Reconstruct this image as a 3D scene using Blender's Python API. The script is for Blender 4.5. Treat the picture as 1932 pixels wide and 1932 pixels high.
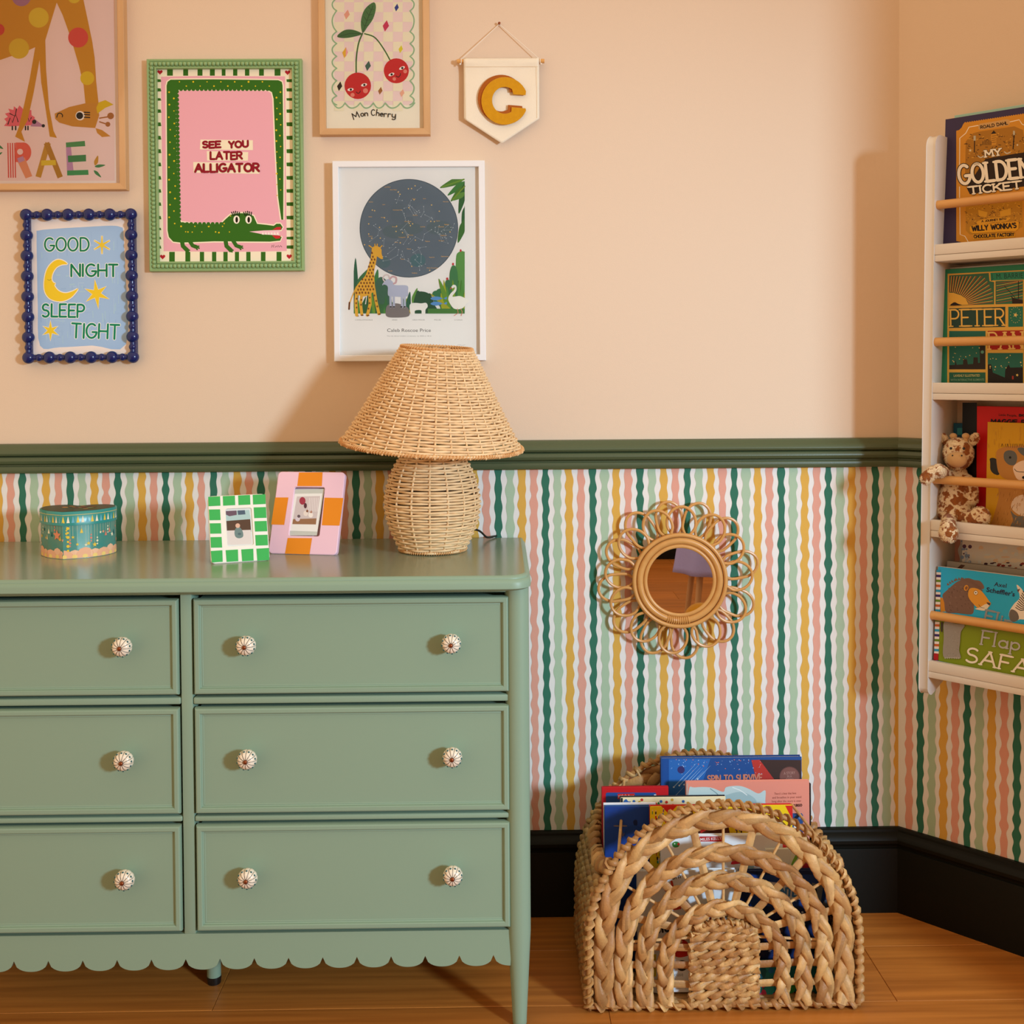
import bpy, bmesh, math, random
from math import sin, cos, pi, radians, sqrt, atan2, tan
from mathutils import Vector, Matrix, noise as mnoise
for o in list(bpy.data.objects): bpy.data.objects.remove(o, do_unlink=True)
SC = bpy.context.scene
COL = SC.collection
random.seed(7)
# ------------------------------------------------------------------ camera, world, lights, exposure
FPX = 2110.0; PITCH = radians(1.3); YAW = radians(.73); ROLL = -.0065; SHY = -.118
CAM = Vector((0, -2.36, 1.167))
RC = Matrix.Rotation(-YAW, 3, 'Z') @ Matrix.Rotation(pi/2 - PITCH, 3, 'X') @ Matrix.Rotation(ROLL, 3, 'Z')
cd = bpy.data.cameras.new('camera'); cam = bpy.data.objects.new('camera', cd); COL.objects.link(cam)
cam.matrix_world = Matrix.Translation(CAM) @ RC.to_4x4()
cd.sensor_width = 36; cd.lens = FPX/1932*36; cd.shift_y = SHY; cd.clip_start = .05
SC.camera = cam
w = bpy.data.worlds.new('room_light'); SC.world = w; w.use_nodes = True
w.node_tree.nodes['Background'].inputs[0].default_value = (1.0, .705, .44, 1)
w.node_tree.nodes['Background'].inputs[1].default_value = 1.08
def aim(o, loc, tgt):
    o.location = loc
    o.rotation_euler = (Vector(tgt) - Vector(loc)).to_track_quat('-Z', 'Y').to_euler()
ld = bpy.data.lights.new('key_light', 'SPOT'); key = bpy.data.objects.new('key_light', ld); COL.objects.link(key)
ld.energy = 700; ld.color = (.58, .81, 1.0); ld.shadow_soft_size = .24
ld.spot_size = radians(54); ld.spot_blend = 1.0
aim(key, (2.75, -3.55, 1.62), (.0, 0, .55))
SC.view_settings.view_transform = 'Standard'; SC.view_settings.look = 'None'
SC.view_settings.exposure = 0; SC.view_settings.gamma = 1; SC.view_settings.use_curve_mapping = False
SC.cycles.max_bounces = 6

# ------------------------------------------------------------------ geometry of the view (where a photographed point stands on a plane)
def ray(px, py): return RC @ Vector(((px-966)/FPX, (966-py+SHY*1932)/FPX, -1))
def at(px, py, Y):
    d = ray(px, py); return CAM + d*((Y-CAM.y)/d.y)
def atz(px, py, z):
    d = ray(px, py); return CAM + d*((z-CAM.z)/d.z)
def atp(px, py, P0, n):
    d = ray(px, py); return CAM + d*((Vector(P0)-CAM).dot(n)/d.dot(n))

# ------------------------------------------------------------------ colours and materials
def lin(c):
    if isinstance(c, str): c = tuple(int(c[i:i+2], 16) for i in (1, 3, 5))
    return tuple(((v/255)/12.92 if v/255 <= .04045 else ((v/255+.055)/1.055)**2.4) for v in c)
MATS = {}
def mat(name, c, rough=.5, spec=.5, metal=0, noise=None, bump=None, coat=0, attr=False, objrand=0, sheen=0):
    """noise=(scale_xyz, amount, dark colour)  bump=(scale_xyz, strength)"""
    if name in MATS: return MATS[name]
    m = bpy.data.materials.new(name); m.use_nodes = True; nt = m.node_tree; N = nt.nodes; L = nt.links
    b = N['Principled BSDF']; MATS[name] = m
    rgb = lin(c) if c else (.8, .8, .8)
    b.inputs['Base Color'].default_value = (*rgb, 1); b.inputs['Roughness'].default_value = rough
    b.inputs['Specular IOR Level'].default_value = spec; b.inputs['Metallic'].default_value = metal
    if coat: b.inputs['Coat Weight'].default_value = coat; b.inputs['Coat Roughness'].default_value = .08
    if sheen: b.inputs['Sheen Weight'].default_value = sheen
    tc = N.new('ShaderNodeTexCoord')
    src = None
    if attr:
        a = N.new('ShaderNodeAttribute'); a.attribute_name = 'Col'; src = a.outputs['Color']
    def tex(scale, detail=4):
        mp = N.new('ShaderNodeMapping'); L.new(tc.outputs['Object'], mp.inputs[0]); mp.inputs['Scale'].default_value = scale
        if objrand:
            oi = N.new('ShaderNodeObjectInfo'); ml = N.new('ShaderNodeMath'); ml.operation = 'MULTIPLY'; ml.inputs[1].default_value = 37
            L.new(oi.outputs['Random'], ml.inputs[0]); cx = N.new('ShaderNodeCombineXYZ')
            for k in range(3): L.new(ml.outputs[0], cx.inputs[k])
            L.new(cx.outputs[0], mp.inputs['Location'])
        t = N.new('ShaderNodeTexNoise'); t.inputs['Scale'].default_value = 1; t.inputs['Detail'].default_value = detail
        L.new(mp.outputs[0], t.inputs['Vector']); return t
    if noise:
        t = tex(noise[0]); r = N.new('ShaderNodeValToRGB'); L.new(t.outputs[0], r.inputs[0])
        r.color_ramp.elements[0].position = .36; r.color_ramp.elements[1].position = .66
        r.color_ramp.elements[0].color = (1, 1, 1, 1); r.color_ramp.elements[1].color = (0, 0, 0, 1)
        mx = N.new('ShaderNodeMix'); mx.data_type = 'RGBA'
        mu = N.new('ShaderNodeMath'); mu.operation = 'MULTIPLY'; mu.inputs[1].default_value = noise[1]; L.new(r.outputs[0], mu.inputs[0])
        L.new(mu.outputs[0], mx.inputs[0])
        if src: L.new(src, mx.inputs[6])
        else: mx.inputs[6].default_value = (*rgb, 1)
        mx.inputs[7].default_value = (*lin(noise[2]), 1); src = mx.outputs[2]
    if objrand:
        oi = N.new('ShaderNodeObjectInfo'); mr = N.new('ShaderNodeMapRange'); L.new(oi.outputs['Random'], mr.inputs[0])
        mr.inputs[3].default_value = 1-objrand; mr.inputs[4].default_value = 1+objrand
        hs = N.new('ShaderNodeHueSaturation'); L.new(mr.outputs[0], hs.inputs['Value'])
        if src: L.new(src, hs.inputs['Color'])
        else: hs.inputs['Color'].default_value = (*rgb, 1)
        src = hs.outputs[0]
    if src: L.new(src, b.inputs['Base Color'])
    if bump:
        t = tex(bump[0], 3); bp = N.new('ShaderNodeBump'); bp.inputs['Strength'].default_value = bump[1]; bp.inputs['Distance'].default_value = .002
        L.new(t.outputs[0], bp.inputs['Height']); L.new(bp.outputs[0], b.inputs['Normal'])
    return m
mat('printed_paper', None, .65, .15, attr=True)
mat('glossy_cover', None, .42, .2, attr=True)
mat('wallpaper_print', None, .75, .2, attr=True, bump=((900, 900, 900), .05))
mat('pink_paint', '#dec6ac', .7, .25, bump=((500, 500, 500), .12), noise=((1.5, 1.5, 1.5), .04, '#d0ab8c'))
mat('rail_paint', '#4b573b', .34, .5, bump=((300, 300, 300), .06))
mat('skirting_paint', '#11120d', .5, .18, bump=((300, 300, 300), .06))
mat('dresser_paint', '#869f88', .42, .35, bump=((500, 500, 500), .03))
mat('dresser_top_paint', '#81907a', .22, .5)
mat('dresser_inside', '#20251d', .8, .1)
mat('white_paint', '#e4ddd2', .42, .4)
mat('frame_white', '#e8e8e8', .4, .4)
mat('oak', '#d3a878', .5, .35, noise=((30, 30, 5), .5, '#b98a58'), bump=((160, 160, 10), .1))
mat('oak_across', '#d3a878', .5, .35, noise=((5, 30, 30), .5, '#b98a58'), bump=((10, 160, 160), .1))
mat('dowel_wood', '#dba35c', .38, .5, noise=((10, 10, 10), .3, '#c98a45'))
mat('floor_oak', '#c27a33', .38, .4, noise=((2.2, 60, 10), .55, '#8a4d1a'), bump=((8, 160, 20), .08), objrand=.10)
mat('floor_dark', '#2a1a0c', .9)
mat('wicker', '#ecca9a', .5, .35, noise=((60, 60, 60), .35, '#c89a62'))
mat('wicker_rim', '#dba970', .5, .35, noise=((70, 70, 70), .3, '#b98550'))
mat('weave_hole_shade', '#35261a', .9, .1)
mat('hyacinth', None, .5, .4, attr=True, noise=((60, 60, 60), .35, '#8a5a36'), bump=((260, 260, 260), .35))
mat('rattan', '#d19a56', .35, .45, noise=((30, 30, 30), .4, '#b97d3c'))
mat('mirror_glass', '#e8e8e8', .01, .5, 1)
mat('navy_gloss', '#0b1c5a', .25, .4, coat=.15)
mat('sage_gloss', '#8aaa72', .4, .45)
mat('ceramic', '#efe2cb', .18, .55, coat=.4)
mat('copper', '#8a4b2c', .3, .5, .8)
mat('knob_ink', '#35302c', .4)
mat('knob_teal', '#1f5a5c', .3)
mat('cotton', '#efe3cb', .85, .1, bump=((900, 900, 900), .25), sheen=.3)
mat('felt_mustard', '#d19518', .95, .05, bump=((600, 600, 600), .5), noise=((120, 120, 120), .25, '#b87c10'), sheen=.3)
mat('felt_brown', '#a85a1e', .95, .05, bump=((600, 600, 600), .5), sheen=.3)
mat('string', '#eadfce', .8)
mat('pages', '#efe6d2', .8, .1, noise=((3, 3, 700), .3, '#c9bda2'))
mat('black_cable', '#15120f', .4)
mat('muzzle_suede', '#c9a06c', .9, .1, sheen=.3)
mat('black_bead', '#0c0a09', .15, .6)
mat('shadow_curtain_linen', '#e6dccb', .85, .1, bump=((700, 700, 700), .2))
mat('lavender_knit', '#a8a8ea', .9, .1, bump=((120, 120, 120), .6))
mat('blue_enamel', '#7fa7b5', .3)
def glassmat():
    m = bpy.data.materials.new('picture_glass'); m.use_nodes = True; nt = m.node_tree; N = nt.nodes; L = nt.links
    N.remove(N['Principled BSDF']); t = N.new('ShaderNodeBsdfTransparent'); g = N.new('ShaderNodeBsdfGlossy'); g.inputs['Roughness'].default_value = .02
    f = N.new('ShaderNodeFresnel'); f.inputs[0].default_value = 1.35; mx = N.new('ShaderNodeMixShader')
    L.new(f.outputs[0], mx.inputs[0]); L.new(t.outputs[0], mx.inputs[1]); L.new(g.outputs[0], mx.inputs[2]); L.new(mx.outputs[0], N['Material Output'].inputs[0])
    MATS['glass'] = m
glassmat()
def furmat():
    m = bpy.data.materials.new('giraffe_fur'); m.use_nodes = True; nt = m.node_tree; N = nt.nodes; L = nt.links
    b = N['Principled BSDF']; b.inputs['Roughness'].default_value = .95; b.inputs['Specular IOR Level'].default_value = .1; b.inputs['Sheen Weight'].default_value = .4
    g = N.new('ShaderNodeNewGeometry'); v = N.new('ShaderNodeTexVoronoi'); v.feature = 'DISTANCE_TO_EDGE'; v.inputs['Scale'].default_value = 38
    n = N.new('ShaderNodeTexNoise'); n.inputs['Scale'].default_value = 90; mx = N.new('ShaderNodeMix'); mx.data_type = 'VECTOR'; mx.inputs[0].default_value = .03
    L.new(g.outputs['Position'], n.inputs['Vector']); L.new(g.outputs['Position'], mx.inputs[4]); L.new(n.outputs['Color'], mx.inputs[5]); L.new(mx.outputs[1], v.inputs['Vector'])
    r = N.new('ShaderNodeValToRGB'); L.new(v.outputs['Distance'], r.inputs[0])
    r.color_ramp.elements[0].position = .085; r.color_ramp.elements[1].position = .15
    r.color_ramp.elements[0].color = (*lin('#ecd6ae'), 1); r.color_ramp.elements[1].color = (*lin('#9c5a24'), 1)
    L.new(r.outputs[0], b.inputs['Base Color']); MATS['fur'] = m
furmat()

# ------------------------------------------------------------------ mesh building
class MB:
    def __init__(s): s.v = []; s.f = []; s.c = []; s.mi = []
    def add(s, vs, fs, col=None, mi=0):
        n = len(s.v); s.v += [tuple(p) for p in vs]
        for f in fs: s.f.append([i+n for i in f]); s.c.append(col); s.mi.append(mi)
        return s
    def frombm(s, bm, M=None, col=None, mi=0):
        bm.verts.index_update(); vs = [(M @ v.co) if M else v.co.copy() for v in bm.verts]
        s.add(vs, [[v.index for v in f.verts] for f in bm.faces], col, mi); bm.free(); return s
    def box(s, a, b, bev=0, seg=2, M=None, col=None, mi=0):
        bm = bmesh.new(); bmesh.ops.create_cube(bm, size=1)
        for v in bm.verts: v.co = Vector([(a[i]+b[i])/2 + v.co[i]*(b[i]-a[i]) for i in range(3)])
        if bev: bmesh.ops.bevel(bm, geom=bm.edges[:], offset=bev, segments=seg, profile=.5, affect='EDGES', clamp_overlap=True)
        return s.frombm(bm, M, col, mi)
    def prism(s, pts, P, bev=0, col=None, mi=0):
        """pts: closed outline in 2D; P(u,v,k) gives the 3D point, k=0 back, k=1 front"""
        n = len(pts); vs = [P(u, v, 0) for u, v in pts] + [P(u, v, 1) for u, v in pts]
        fs = [list(range(n))[::-1], [n+i for i in range(n)]] + [[i, (i+1) % n, n+(i+1) % n, n+i] for i in range(n)]
        return s.add(vs, fs, col, mi)
    def lathe(s, prof, M=None, n=32, col=None, mi=0, mod=None):
        vs = []; fs = []
        for j, (r, z) in enumerate(prof):
            for i in range(n):
                a = 2*pi*i/n; rr = r*(mod(a, j) if mod else 1); p = Vector((rr*cos(a), rr*sin(a), z)); vs.append(M @ p if M else p)
        for j in range(len(prof)-1):
            for i in range(n): fs.append([j*n+i, j*n+(i+1) % n, (j+1)*n+(i+1) % n, (j+1)*n+i])
        if prof[0][0] > 1e-5: fs.append(list(range(n))[::-1])
        if prof[-1][0] > 1e-5: fs.append([(len(prof)-1)*n+i for i in range(n)])
        return s.add(vs, fs, col, mi)
    def ball(s, c, r, M=None, seg=16, rings=10, col=None, mi=0):
        bm = bmesh.new(); bmesh.ops.create_uvsphere(bm, u_segments=seg, v_segments=rings, radius=1)
        r = (r, r, r) if not hasattr(r, '__len__') else r
        T = Matrix.Translation(c) @ (M.to_4x4() if M else Matrix()) @ Matrix.Diagonal((*r, 1))
        return s.frombm(bm, T, col, mi)
    def tube(s, path, r, n=8, closed=False, up=None, flat=None, col=None, mi=0, cap=True):
        """r: number or list; flat: (a,b) scale of section along (side, up)"""
        path = [Vector(p) for p in path]; m = len(path); vs = []; fs = []
        pn = Vector(up) if up else None; prev = None
        for i in range(m):
            if closed: t = path[(i+1) % m]-path[i-1]
            else: t = path[min(i+1, m-1)]-path[max(i-1, 0)]
            if t.length < 1e-9: t = prev or Vector((0, 0, 1))
            t = t.normalized(); prev = t
            if up: nn = Vector(up)
            elif pn is None: nn = Vector((0, 0, 1)) if abs(t.z) < .9 else Vector((1, 0, 0))
            else: nn = pn
            nn = (nn - t*nn.dot(t)).normalized(); bb = t.cross(nn); 
            if not up: pn = nn
            rr = r[i] if hasattr(r, '__len__') else r; fa, fb = flat or (1, 1)
            for k in range(n):
                a = 2*pi*k/n; vs.append(path[i] + bb*(cos(a)*rr*fa) + nn*(sin(a)*rr*fb))
        rng = m if closed else m-1
        for i in range(rng):
            j = (i+1) % m
            for k in range(n): fs.append([i*n+k, i*n+(k+1) % n, j*n+(k+1) % n, j*n+k])
        if cap and not closed: fs.append(list(range(n))[::-1]); fs.append([(m-1)*n+k for k in range(n)])
        if callable(col):
            base = len(s.v); s.v += [tuple(p) for p in vs]
            for q, f in enumerate(fs): s.f.append([i+base for i in f]); s.c.append(col(min(q//n, rng-1)/rng, q % n)); s.mi.append(mi)
            return s
        return s.add(vs, fs, col, mi)
    def build(s, name, mats, parent=None, smooth=True, angle=38, origin=None):
        me = bpy.data.meshes.new(name); vs = [Vector(p) for p in s.v]
        if origin is None:
            lo = [min(p[i] for p in vs) for i in range(3)]; hi = [max(p[i] for p in vs) for i in range(3)]
            origin = Vector([(lo[i]+hi[i])/2 for i in range(3)])
            if parent is None: origin.z = lo[2]
        else: origin = Vector(origin)
        me.from_pydata([tuple(p-origin) for p in vs], [], s.f)
        if not isinstance(mats, (list, tuple)): mats = [mats]
        for m in mats: me.materials.append(MATS[m] if isinstance(m, str) else m)
        me.polygons.foreach_set('material_index', s.mi)
        if any(c is not None for c in s.c):
            ca = me.color_attributes.new('Col', 'FLOAT_COLOR', 'CORNER'); buf = []
            for p in me.polygons:
                c = s.c[p.index] or (.8, .8, .8)
                for _ in range(p.loop_total): buf += [c[0], c[1], c[2], 1]
            ca.data.foreach_set('color', buf)
        me.update()
        bm = bmesh.new(); bm.from_mesh(me); bmesh.ops.recalc_face_normals(bm, faces=bm.faces); bm.to_mesh(me); bm.free()
        if smooth:
            me.polygons.foreach_set('use_smooth', [True]*len(me.polygons)); me.set_sharp_from_angle(angle=radians(angle))
        o = bpy.data.objects.new(name, me); COL.objects.link(o)
        pw = Vector(parent['_w']) if parent is not None and '_w' in parent else Vector((0, 0, 0))
        o.location = origin - pw; o['_w'] = tuple(origin)
        if parent is not None: o.parent = parent
        return o
def thing(name, label, cat, loc, group=None):
    o = bpy.data.objects.new(name, None); COL.objects.link(o); o.location = loc; o['_w'] = tuple(loc)
    o.empty_display_size = .05; o['label'] = label; o['category'] = cat
    if group: o['group'] = group
    return o
def tag(o, label=None, cat=None, group=None, kind=None):
    if label: o['label'] = label
    if cat: o['category'] = cat
    if group: o['group'] = group
    if kind: o['kind'] = kind
    return o
def dup(o, parent, world):
    c = o.copy(); COL.objects.link(c); c.parent = parent
    pw = Vector(parent['_w']) if parent is not None else Vector((0, 0, 0))
    c.location = Vector(world)-pw; c['_w'] = tuple(world); return c

# ------------------------------------------------------------------ lettering made of pen strokes
def arc(cx, cy, rx, ry, a0, a1, n=10): return [(cx+rx*cos(radians(a0+(a1-a0)*i/n)), cy+ry*sin(radians(a0+(a1-a0)*i/n))) for i in range(n+1)]
G = {
 'A': (.72, [[(0, 0), (.36, 1)], [(.36, 1), (.72, 0)], [(.14, .36), (.58, .36)]]),
 'B': (.6, [[(0, 0), (0, 1)], [(0, 1), (.25, 1)] + arc(.28, .76, .24, .24, 80, -90), [(.0, .52), (.28, .52)] + arc(.3, .26, .3, .26, 80, -90) + [(0, 0)]]),
 'C': (.66, [arc(.38, .5, .38, .5, 48, 312, 16)]),
 'D': (.66, [[(0, 0), (0, 1)], [(0, 1), (.2, 1)] + arc(.22, .5, .44, .5, 80, -80, 12) + [(0, 0)]]),
 'E': (.54, [[(0, 0), (0, 1)], [(0, 1), (.52, 1)], [(0, .52), (.44, .52)], [(0, 0), (.54, 0)]]),
 'F': (.5, [[(0, 0), (0, 1)], [(0, 1), (.5, 1)], [(0, .52), (.4, .52)]]),
 'G': (.7, [arc(.38, .5, .38, .5, 52, 345, 16) , [(.75, .42), (.44, .42)]]),
 'H': (.64, [[(0, 0), (0, 1)], [(.64, 0), (.64, 1)], [(0, .5), (.64, .5)]]),
 'I': (.06, [[(.03, 0), (.03, 1)]]),
 'J': (.4, [[(.38, 1), (.38, .2)] + arc(.19, .2, .19, .2, 0, -160, 8)]),
 'K': (.6, [[(0, 0), (0, 1)], [(.58, 1), (0, .42)], [(.2, .6), (.62, 0)]]),
 'L': (.5, [[(0, 1), (0, 0)], [(0, 0), (.5, 0)]]),
 'M': (.84, [[(0, 0), (.06, 1)], [(.06, 1), (.42, .3)], [(.42, .3), (.78, 1)], [(.78, 1), (.84, 0)]]),
 'N': (.66, [[(0, 0), (0, 1)], [(0, 1), (.66, 0)], [(.66, 0), (.66, 1)]]),
 'O': (.76, [arc(.38, .5, .38, .5, 90, 450, 22)]),
 'P': (.56, [[(0, 0), (0, 1)], [(0, 1), (.26, 1)] + arc(.28, .73, .28, .27, 85, -90) + [(0, .46)]]),
 'R': (.6, [[(0, 0), (0, 1)], [(0, 1), (.26, 1)] + arc(.28, .74, .28, .26, 85, -90) + [(0, .48)], [(.26, .48), (.6, 0)]]),
 'S': (.54, [arc(.28, .75, .25, .25, 40, 265, 10)[:-1] + arc(.26, .26, .28, .26, 85, -140, 12)]),
 'T': (.64, [[(0, 1), (.64, 1)], [(.32, 1), (.32, 0)]]),
 'U': (.64, [[(0, 1), (0, .34)] + arc(.32, .32, .32, .32, 180, 360, 10) + [(.64, 1)]]),
 'V': (.66, [[(0, 1), (.33, 0)], [(.33, 0), (.66, 1)]]),
 'W': (.96, [[(0, 1), (.24, 0)], [(.24, 0), (.48, .8)], [(.48, .8), (.72, 0)], [(.72, 0), (.96, 1)]]),
 'Y': (.64, [[(0, 1), (.32, .48)], [(.64, 1), (.32, .48)], [(.32, .48), (.32, 0)]]),
 'X': (.6, [[(0, 1), (.6, 0)], [(.6, 1), (0, 0)]]),
 "'": (.06, [[(.05, 1), (.02, .75)]]), '.': (.08, [[(.04, 0), (.04, .05)]]),
 'a': (.5, [arc(.24, .25, .24, .25, 20, 380, 14), [(.48, .5), (.48, 0)]]),
 'c': (.44, [arc(.24, .25, .24, .25, 50, 310, 12)]),
 'e': (.48, [[(.02, .27), (.46, .27)] + arc(.24, .25, .23, .25, 5, 310, 12)]),
 'f': (.36, [arc(.3, .8, .16, .2, 60, 180, 6) + [(.14, 0)], [(0, .5), (.34, .5)]]),
 'h': (.46, [[(0, 0), (0, 1)], [(0, .3)] + arc(.23, .28, .23, .22, 150, 0, 8) + [(.46, 0)]]),
 'i': (.06, [[(.03, 0), (.03, .5)], [(.03, .7), (.03, .74)]]),
 'k': (.4, [[(0, 0), (0, 1)], [(.38, .5), (0, .2)], [(.12, .3), (.4, 0)]]),
 'l': (.1, [[(.03, 0), (.03, 1)]]),
 'n': (.46, [[(0, 0), (0, .5)], [(0, .3)] + arc(.23, .28, .23, .22, 150, 0, 8) + [(.46, 0)]]),
 'o': (.48, [arc(.24, .25, .24, .25, 90, 450, 14)]),
 'p': (.48, [[(0, .5), (0, -.35)], arc(.24, .25, .24, .25, 180, -180, 14)]),
 'r': (.34, [[(0, 0), (0, .5)], [(0, .28)] + arc(.2, .3, .2, .2, 160, 50, 6)]),
 's': (.36, [arc(.18, .37, .16, .13, 40, 265, 8)[:-1] + arc(.18, .13, .17, .13, 85, -140, 8)]),
 't': (.32, [[(.14, .85), (.14, .12)] + arc(.26, .12, .12, .12, 180, 280, 4), [(0, .52), (.3, .52)]]),
 'u': (.46, [[(0, .5), (0, .2)] + arc(.22, .2, .22, .2, 180, 350, 8) + [(.46, .5)], [(.46, .5), (.46, 0)]]),
 'y': (.46, [[(0, .5), (0, .25)] + arc(.22, .22, .22, .2, 180, 350, 8) + [(.46, .5)], [(.46, .5), (.46, -.15)] + arc(.24, -.15, .22, .2, 0, -150, 6)]),
}
class Canvas:
    """flat print: coloured shapes laid on a plane, drawn in the coordinates of a zoomed view (ox, oy, k)"""
    def __init__(s, P0, n, crop=(0, 0, 1)):
        s.P0 = Vector(P0); s.n = Vector(n).normalized(); s.crop = crop; s.mb = MB(); s.lay = []; s.step = .00004; s.maxl = 0; s.clip = None
    def pt(s, x, y, l):
        ox, oy, k = s.crop; return atp(ox+x*k, oy+y*k, s.P0+s.n*(l*s.step), s.n)
    def layer(s, pts):
        a, b, c, d = min(p[0] for p in pts), min(p[1] for p in pts), max(p[0] for p in pts), max(p[1] for p in pts)
        l = 1
        for (e, f, g, h, m) in s.lay:
            if m >= l and a < g and c > e and b < h and d > f: l = m+1
        s.lay.append((a, b, c, d, l)); s.maxl = max(l, s.maxl); return l
    def poly(s, pts, col, l=None):
        if s.clip:
            x0, y0, x1, y1 = s.clip; pts = [(min(max(x, x0), x1), min(max(y, y0), y1)) for x, y in pts]
        if l is None: l = s.layer(pts)
        s.mb.add([s.pt(x, y, l) for x, y in pts], [list(range(len(pts)))], lin(col)); return s
    def rect(s, x0, y0, x1, y1, col, l=None): return s.poly([(x0, y0), (x1, y0), (x1, y1), (x0, y1)], col, l)
    def rrect(s, x0, y0, x1, y1, r, col):
        p = []
        for cx, cy, a in ((x1-r, y0+r, -90), (x1-r, y1-r, 0), (x0+r, y1-r, 90), (x0+r, y0+r, 180)): p += arc(cx, cy, r, r, a, a+90, 5)
        return s.poly(p, col)
    def circ(s, cx, cy, r, col, ry=None, rot=0, n=28, l=None):
        ry = ry or r; c_, s_ = cos(radians(rot)), sin(radians(rot)); p = []
        for i in range(n):
            a = 2*pi*i/n; x, y = r*cos(a), ry*sin(a); p.append((cx+x*c_-y*s_, cy+x*s_+y*c_))
        return s.poly(p, col, l)
    def sm(s, pts, col, seg=6, l=None): return s.poly(cat(pts, seg, True), col, l)
    def line(s, pts, w, col, smooth=False, taper=None, closed=False, l=None, flatcap=False):
        if smooth: pts = cat(pts, 6, closed)
        m = len(pts); L_ = []; R_ = []
        for i in range(m):
            a = pts[i-1] if closed else pts[max(i-1, 0)]; b = pts[(i+1) % m] if closed else pts[min(i+1, m-1)]; dx, dy = b[0]-a[0], b[1]-a[1]; q = math.hypot(dx, dy) or 1
            ww = (taper(i/(m-1)) if taper else 1)*w/2; nx, ny = -dy/q*ww, dx/q*ww
            L_.append((pts[i][0]+nx, pts[i][1]+ny)); R_.append((pts[i][0]-nx, pts[i][1]-ny))
        if l is None: l = s.layer(L_+R_)
        vs = [s.pt(x, y, l) for x, y in L_+R_]; s.mb.add(vs, [[i, (i+1) % m, m+(i+1) % m, m+i] for i in range(m if closed else m-1)], lin(col))
        if not flatcap and not closed and not taper:
            for e_, (x, y) in ((.3, pts[0]), (.45, pts[-1])):
                s.mb.add([s.pt(x+w/2*cos(k*pi/4), y+w/2*sin(k*pi/4), l+e_) for k in range(8)], [list(range(8))], lin(col))
        return s
    def tri(s, a, b, c, col): return s.poly([a, b, c], col)
    def write(s, txt, x0, y0, x1, y1, h, w, col, serif=0, jit=0, cond=1.0, outline=None, slant=0):
        """baseline from (x0,y0) to (x1,y1); h height; w stroke width"""
        wd = [0.34 if c == ' ' else G[c][0] for c in txt]; gap = .2; tot = sum(wd)+gap*(len(txt)-1)
        Lx = math.hypot(x1-x0, y1-y0); ux, uy = (x1-x0)/Lx, (y1-y0)/Lx; vx, vy = uy, -ux
        sx = Lx/tot; rr = random.Random(len(txt)*7+int(x0))
        a_, b_ = min(x0, x1)-w, max(x0, x1)+w; base = s.layer([(a_, min(y0, y1)-h-w), (b_, max(y0, y1)+w)])
        for passno in ((0, 1) if outline else (1,)):
            pos = 0; 
            ww = w+outline[0] if passno == 0 else w; cc = outline[1] if passno == 0 else col
            rr.seed(len(txt)*7+int(x0))
            for i, ch in enumerate(txt):
                jx, jy, jr = rr.uniform(-jit, jit)*h, rr.uniform(-jit, jit)*h, rr.uniform(-jit, jit)
                if ch != ' ':
                    for si, st in enumerate(G[ch][1]):
                        q = []; lv = base+passno*6+si*1.2+(i % 2)*.6
                        for (gx, gy) in st:
                            X = (pos+gx)*sx+jx+slant*gy*h; Y = gy*h+jy+jr*gx*h
                            q.append((x0+ux*X+vx*Y, y0+uy*X+vy*Y))
                        s.line(q, ww, cc, l=lv)
                        if serif:
                            for e in ((q[0], st[0]), (q[-1], st[-1])):
                                if e[1][1] < .03 or e[1][1] > .97:
                                    (ex, ey) = e[0]; s.line([(ex-ux*serif, ey-uy*serif), (ex+ux*serif, ey+uy*serif)], ww*.7, cc, l=lv+.6)
                pos += wd[i]+gap
        s.lay[-1] = (*s.lay[-1][:4], base+12)
        return s
    def font(s, txt, x0, y0, x1, y1, h, col, bold=0, squeeze=True):
        """plain lettering from Blender's built-in font, baseline (x0,y0)-(x1,y1), capital height h"""
        cu = bpy.data.curves.new('t', 'FONT'); cu.body = txt; cu.size = 1; cu.offset = bold; cu.resolution_u = 3
        ob = bpy.data.objects.new('t', cu); COL.objects.link(ob); dg = bpy.context.evaluated_depsgraph_get(); me = ob.evaluated_get(dg).to_mesh()
        vs = [v.co.copy() for v in me.vertices]; fs = [list(p.vertices) for p in me.polygons]
        ob.evaluated_get(dg).to_mesh_clear(); bpy.data.objects.remove(ob); bpy.data.curves.remove(cu)
        if not vs: return s
        a, b = min(v.x for v in vs), max(v.x for v in vs); Lx = math.hypot(x1-x0, y1-y0); ux, uy = (x1-x0)/Lx, (y1-y0)/Lx; vx, vy = uy, -ux
        sx = Lx/(b-a); sy = h/.72; l = s.layer([(min(x0, x1), min(y0, y1)-h), (max(x0, x1), max(y0, y1))])
        s.mb.add([s.pt(x0+ux*(v.x-a)*sx+vx*v.y*sy, y0+uy*(v.x-a)*sx+vy*v.y*sy, l) for v in vs], fs, lin(col)); return s
    def star(s, cx, cy, r, r2, n, col, rot=0):
        return s.poly([(cx+(r if k % 2 == 0 else r2)*cos(radians(rot)+pi*k/n), cy+(r if k % 2 == 0 else r2)*sin(radians(rot)+pi*k/n)) for k in range(2*n)], col)
    def heart(s, cx, cy, r, col):
        return s.poly([(cx+r*.06*16*sin(t)**3, cy-r*.06*(13*cos(t)-5*cos(2*t)-2*cos(3*t)-cos(4*t))) for t in [2*pi*i/24 for i in range(24)]], col)
    def build(s, name, parent, m='printed_paper'): return s.mb.build(name, m, parent, smooth=False)
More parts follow.
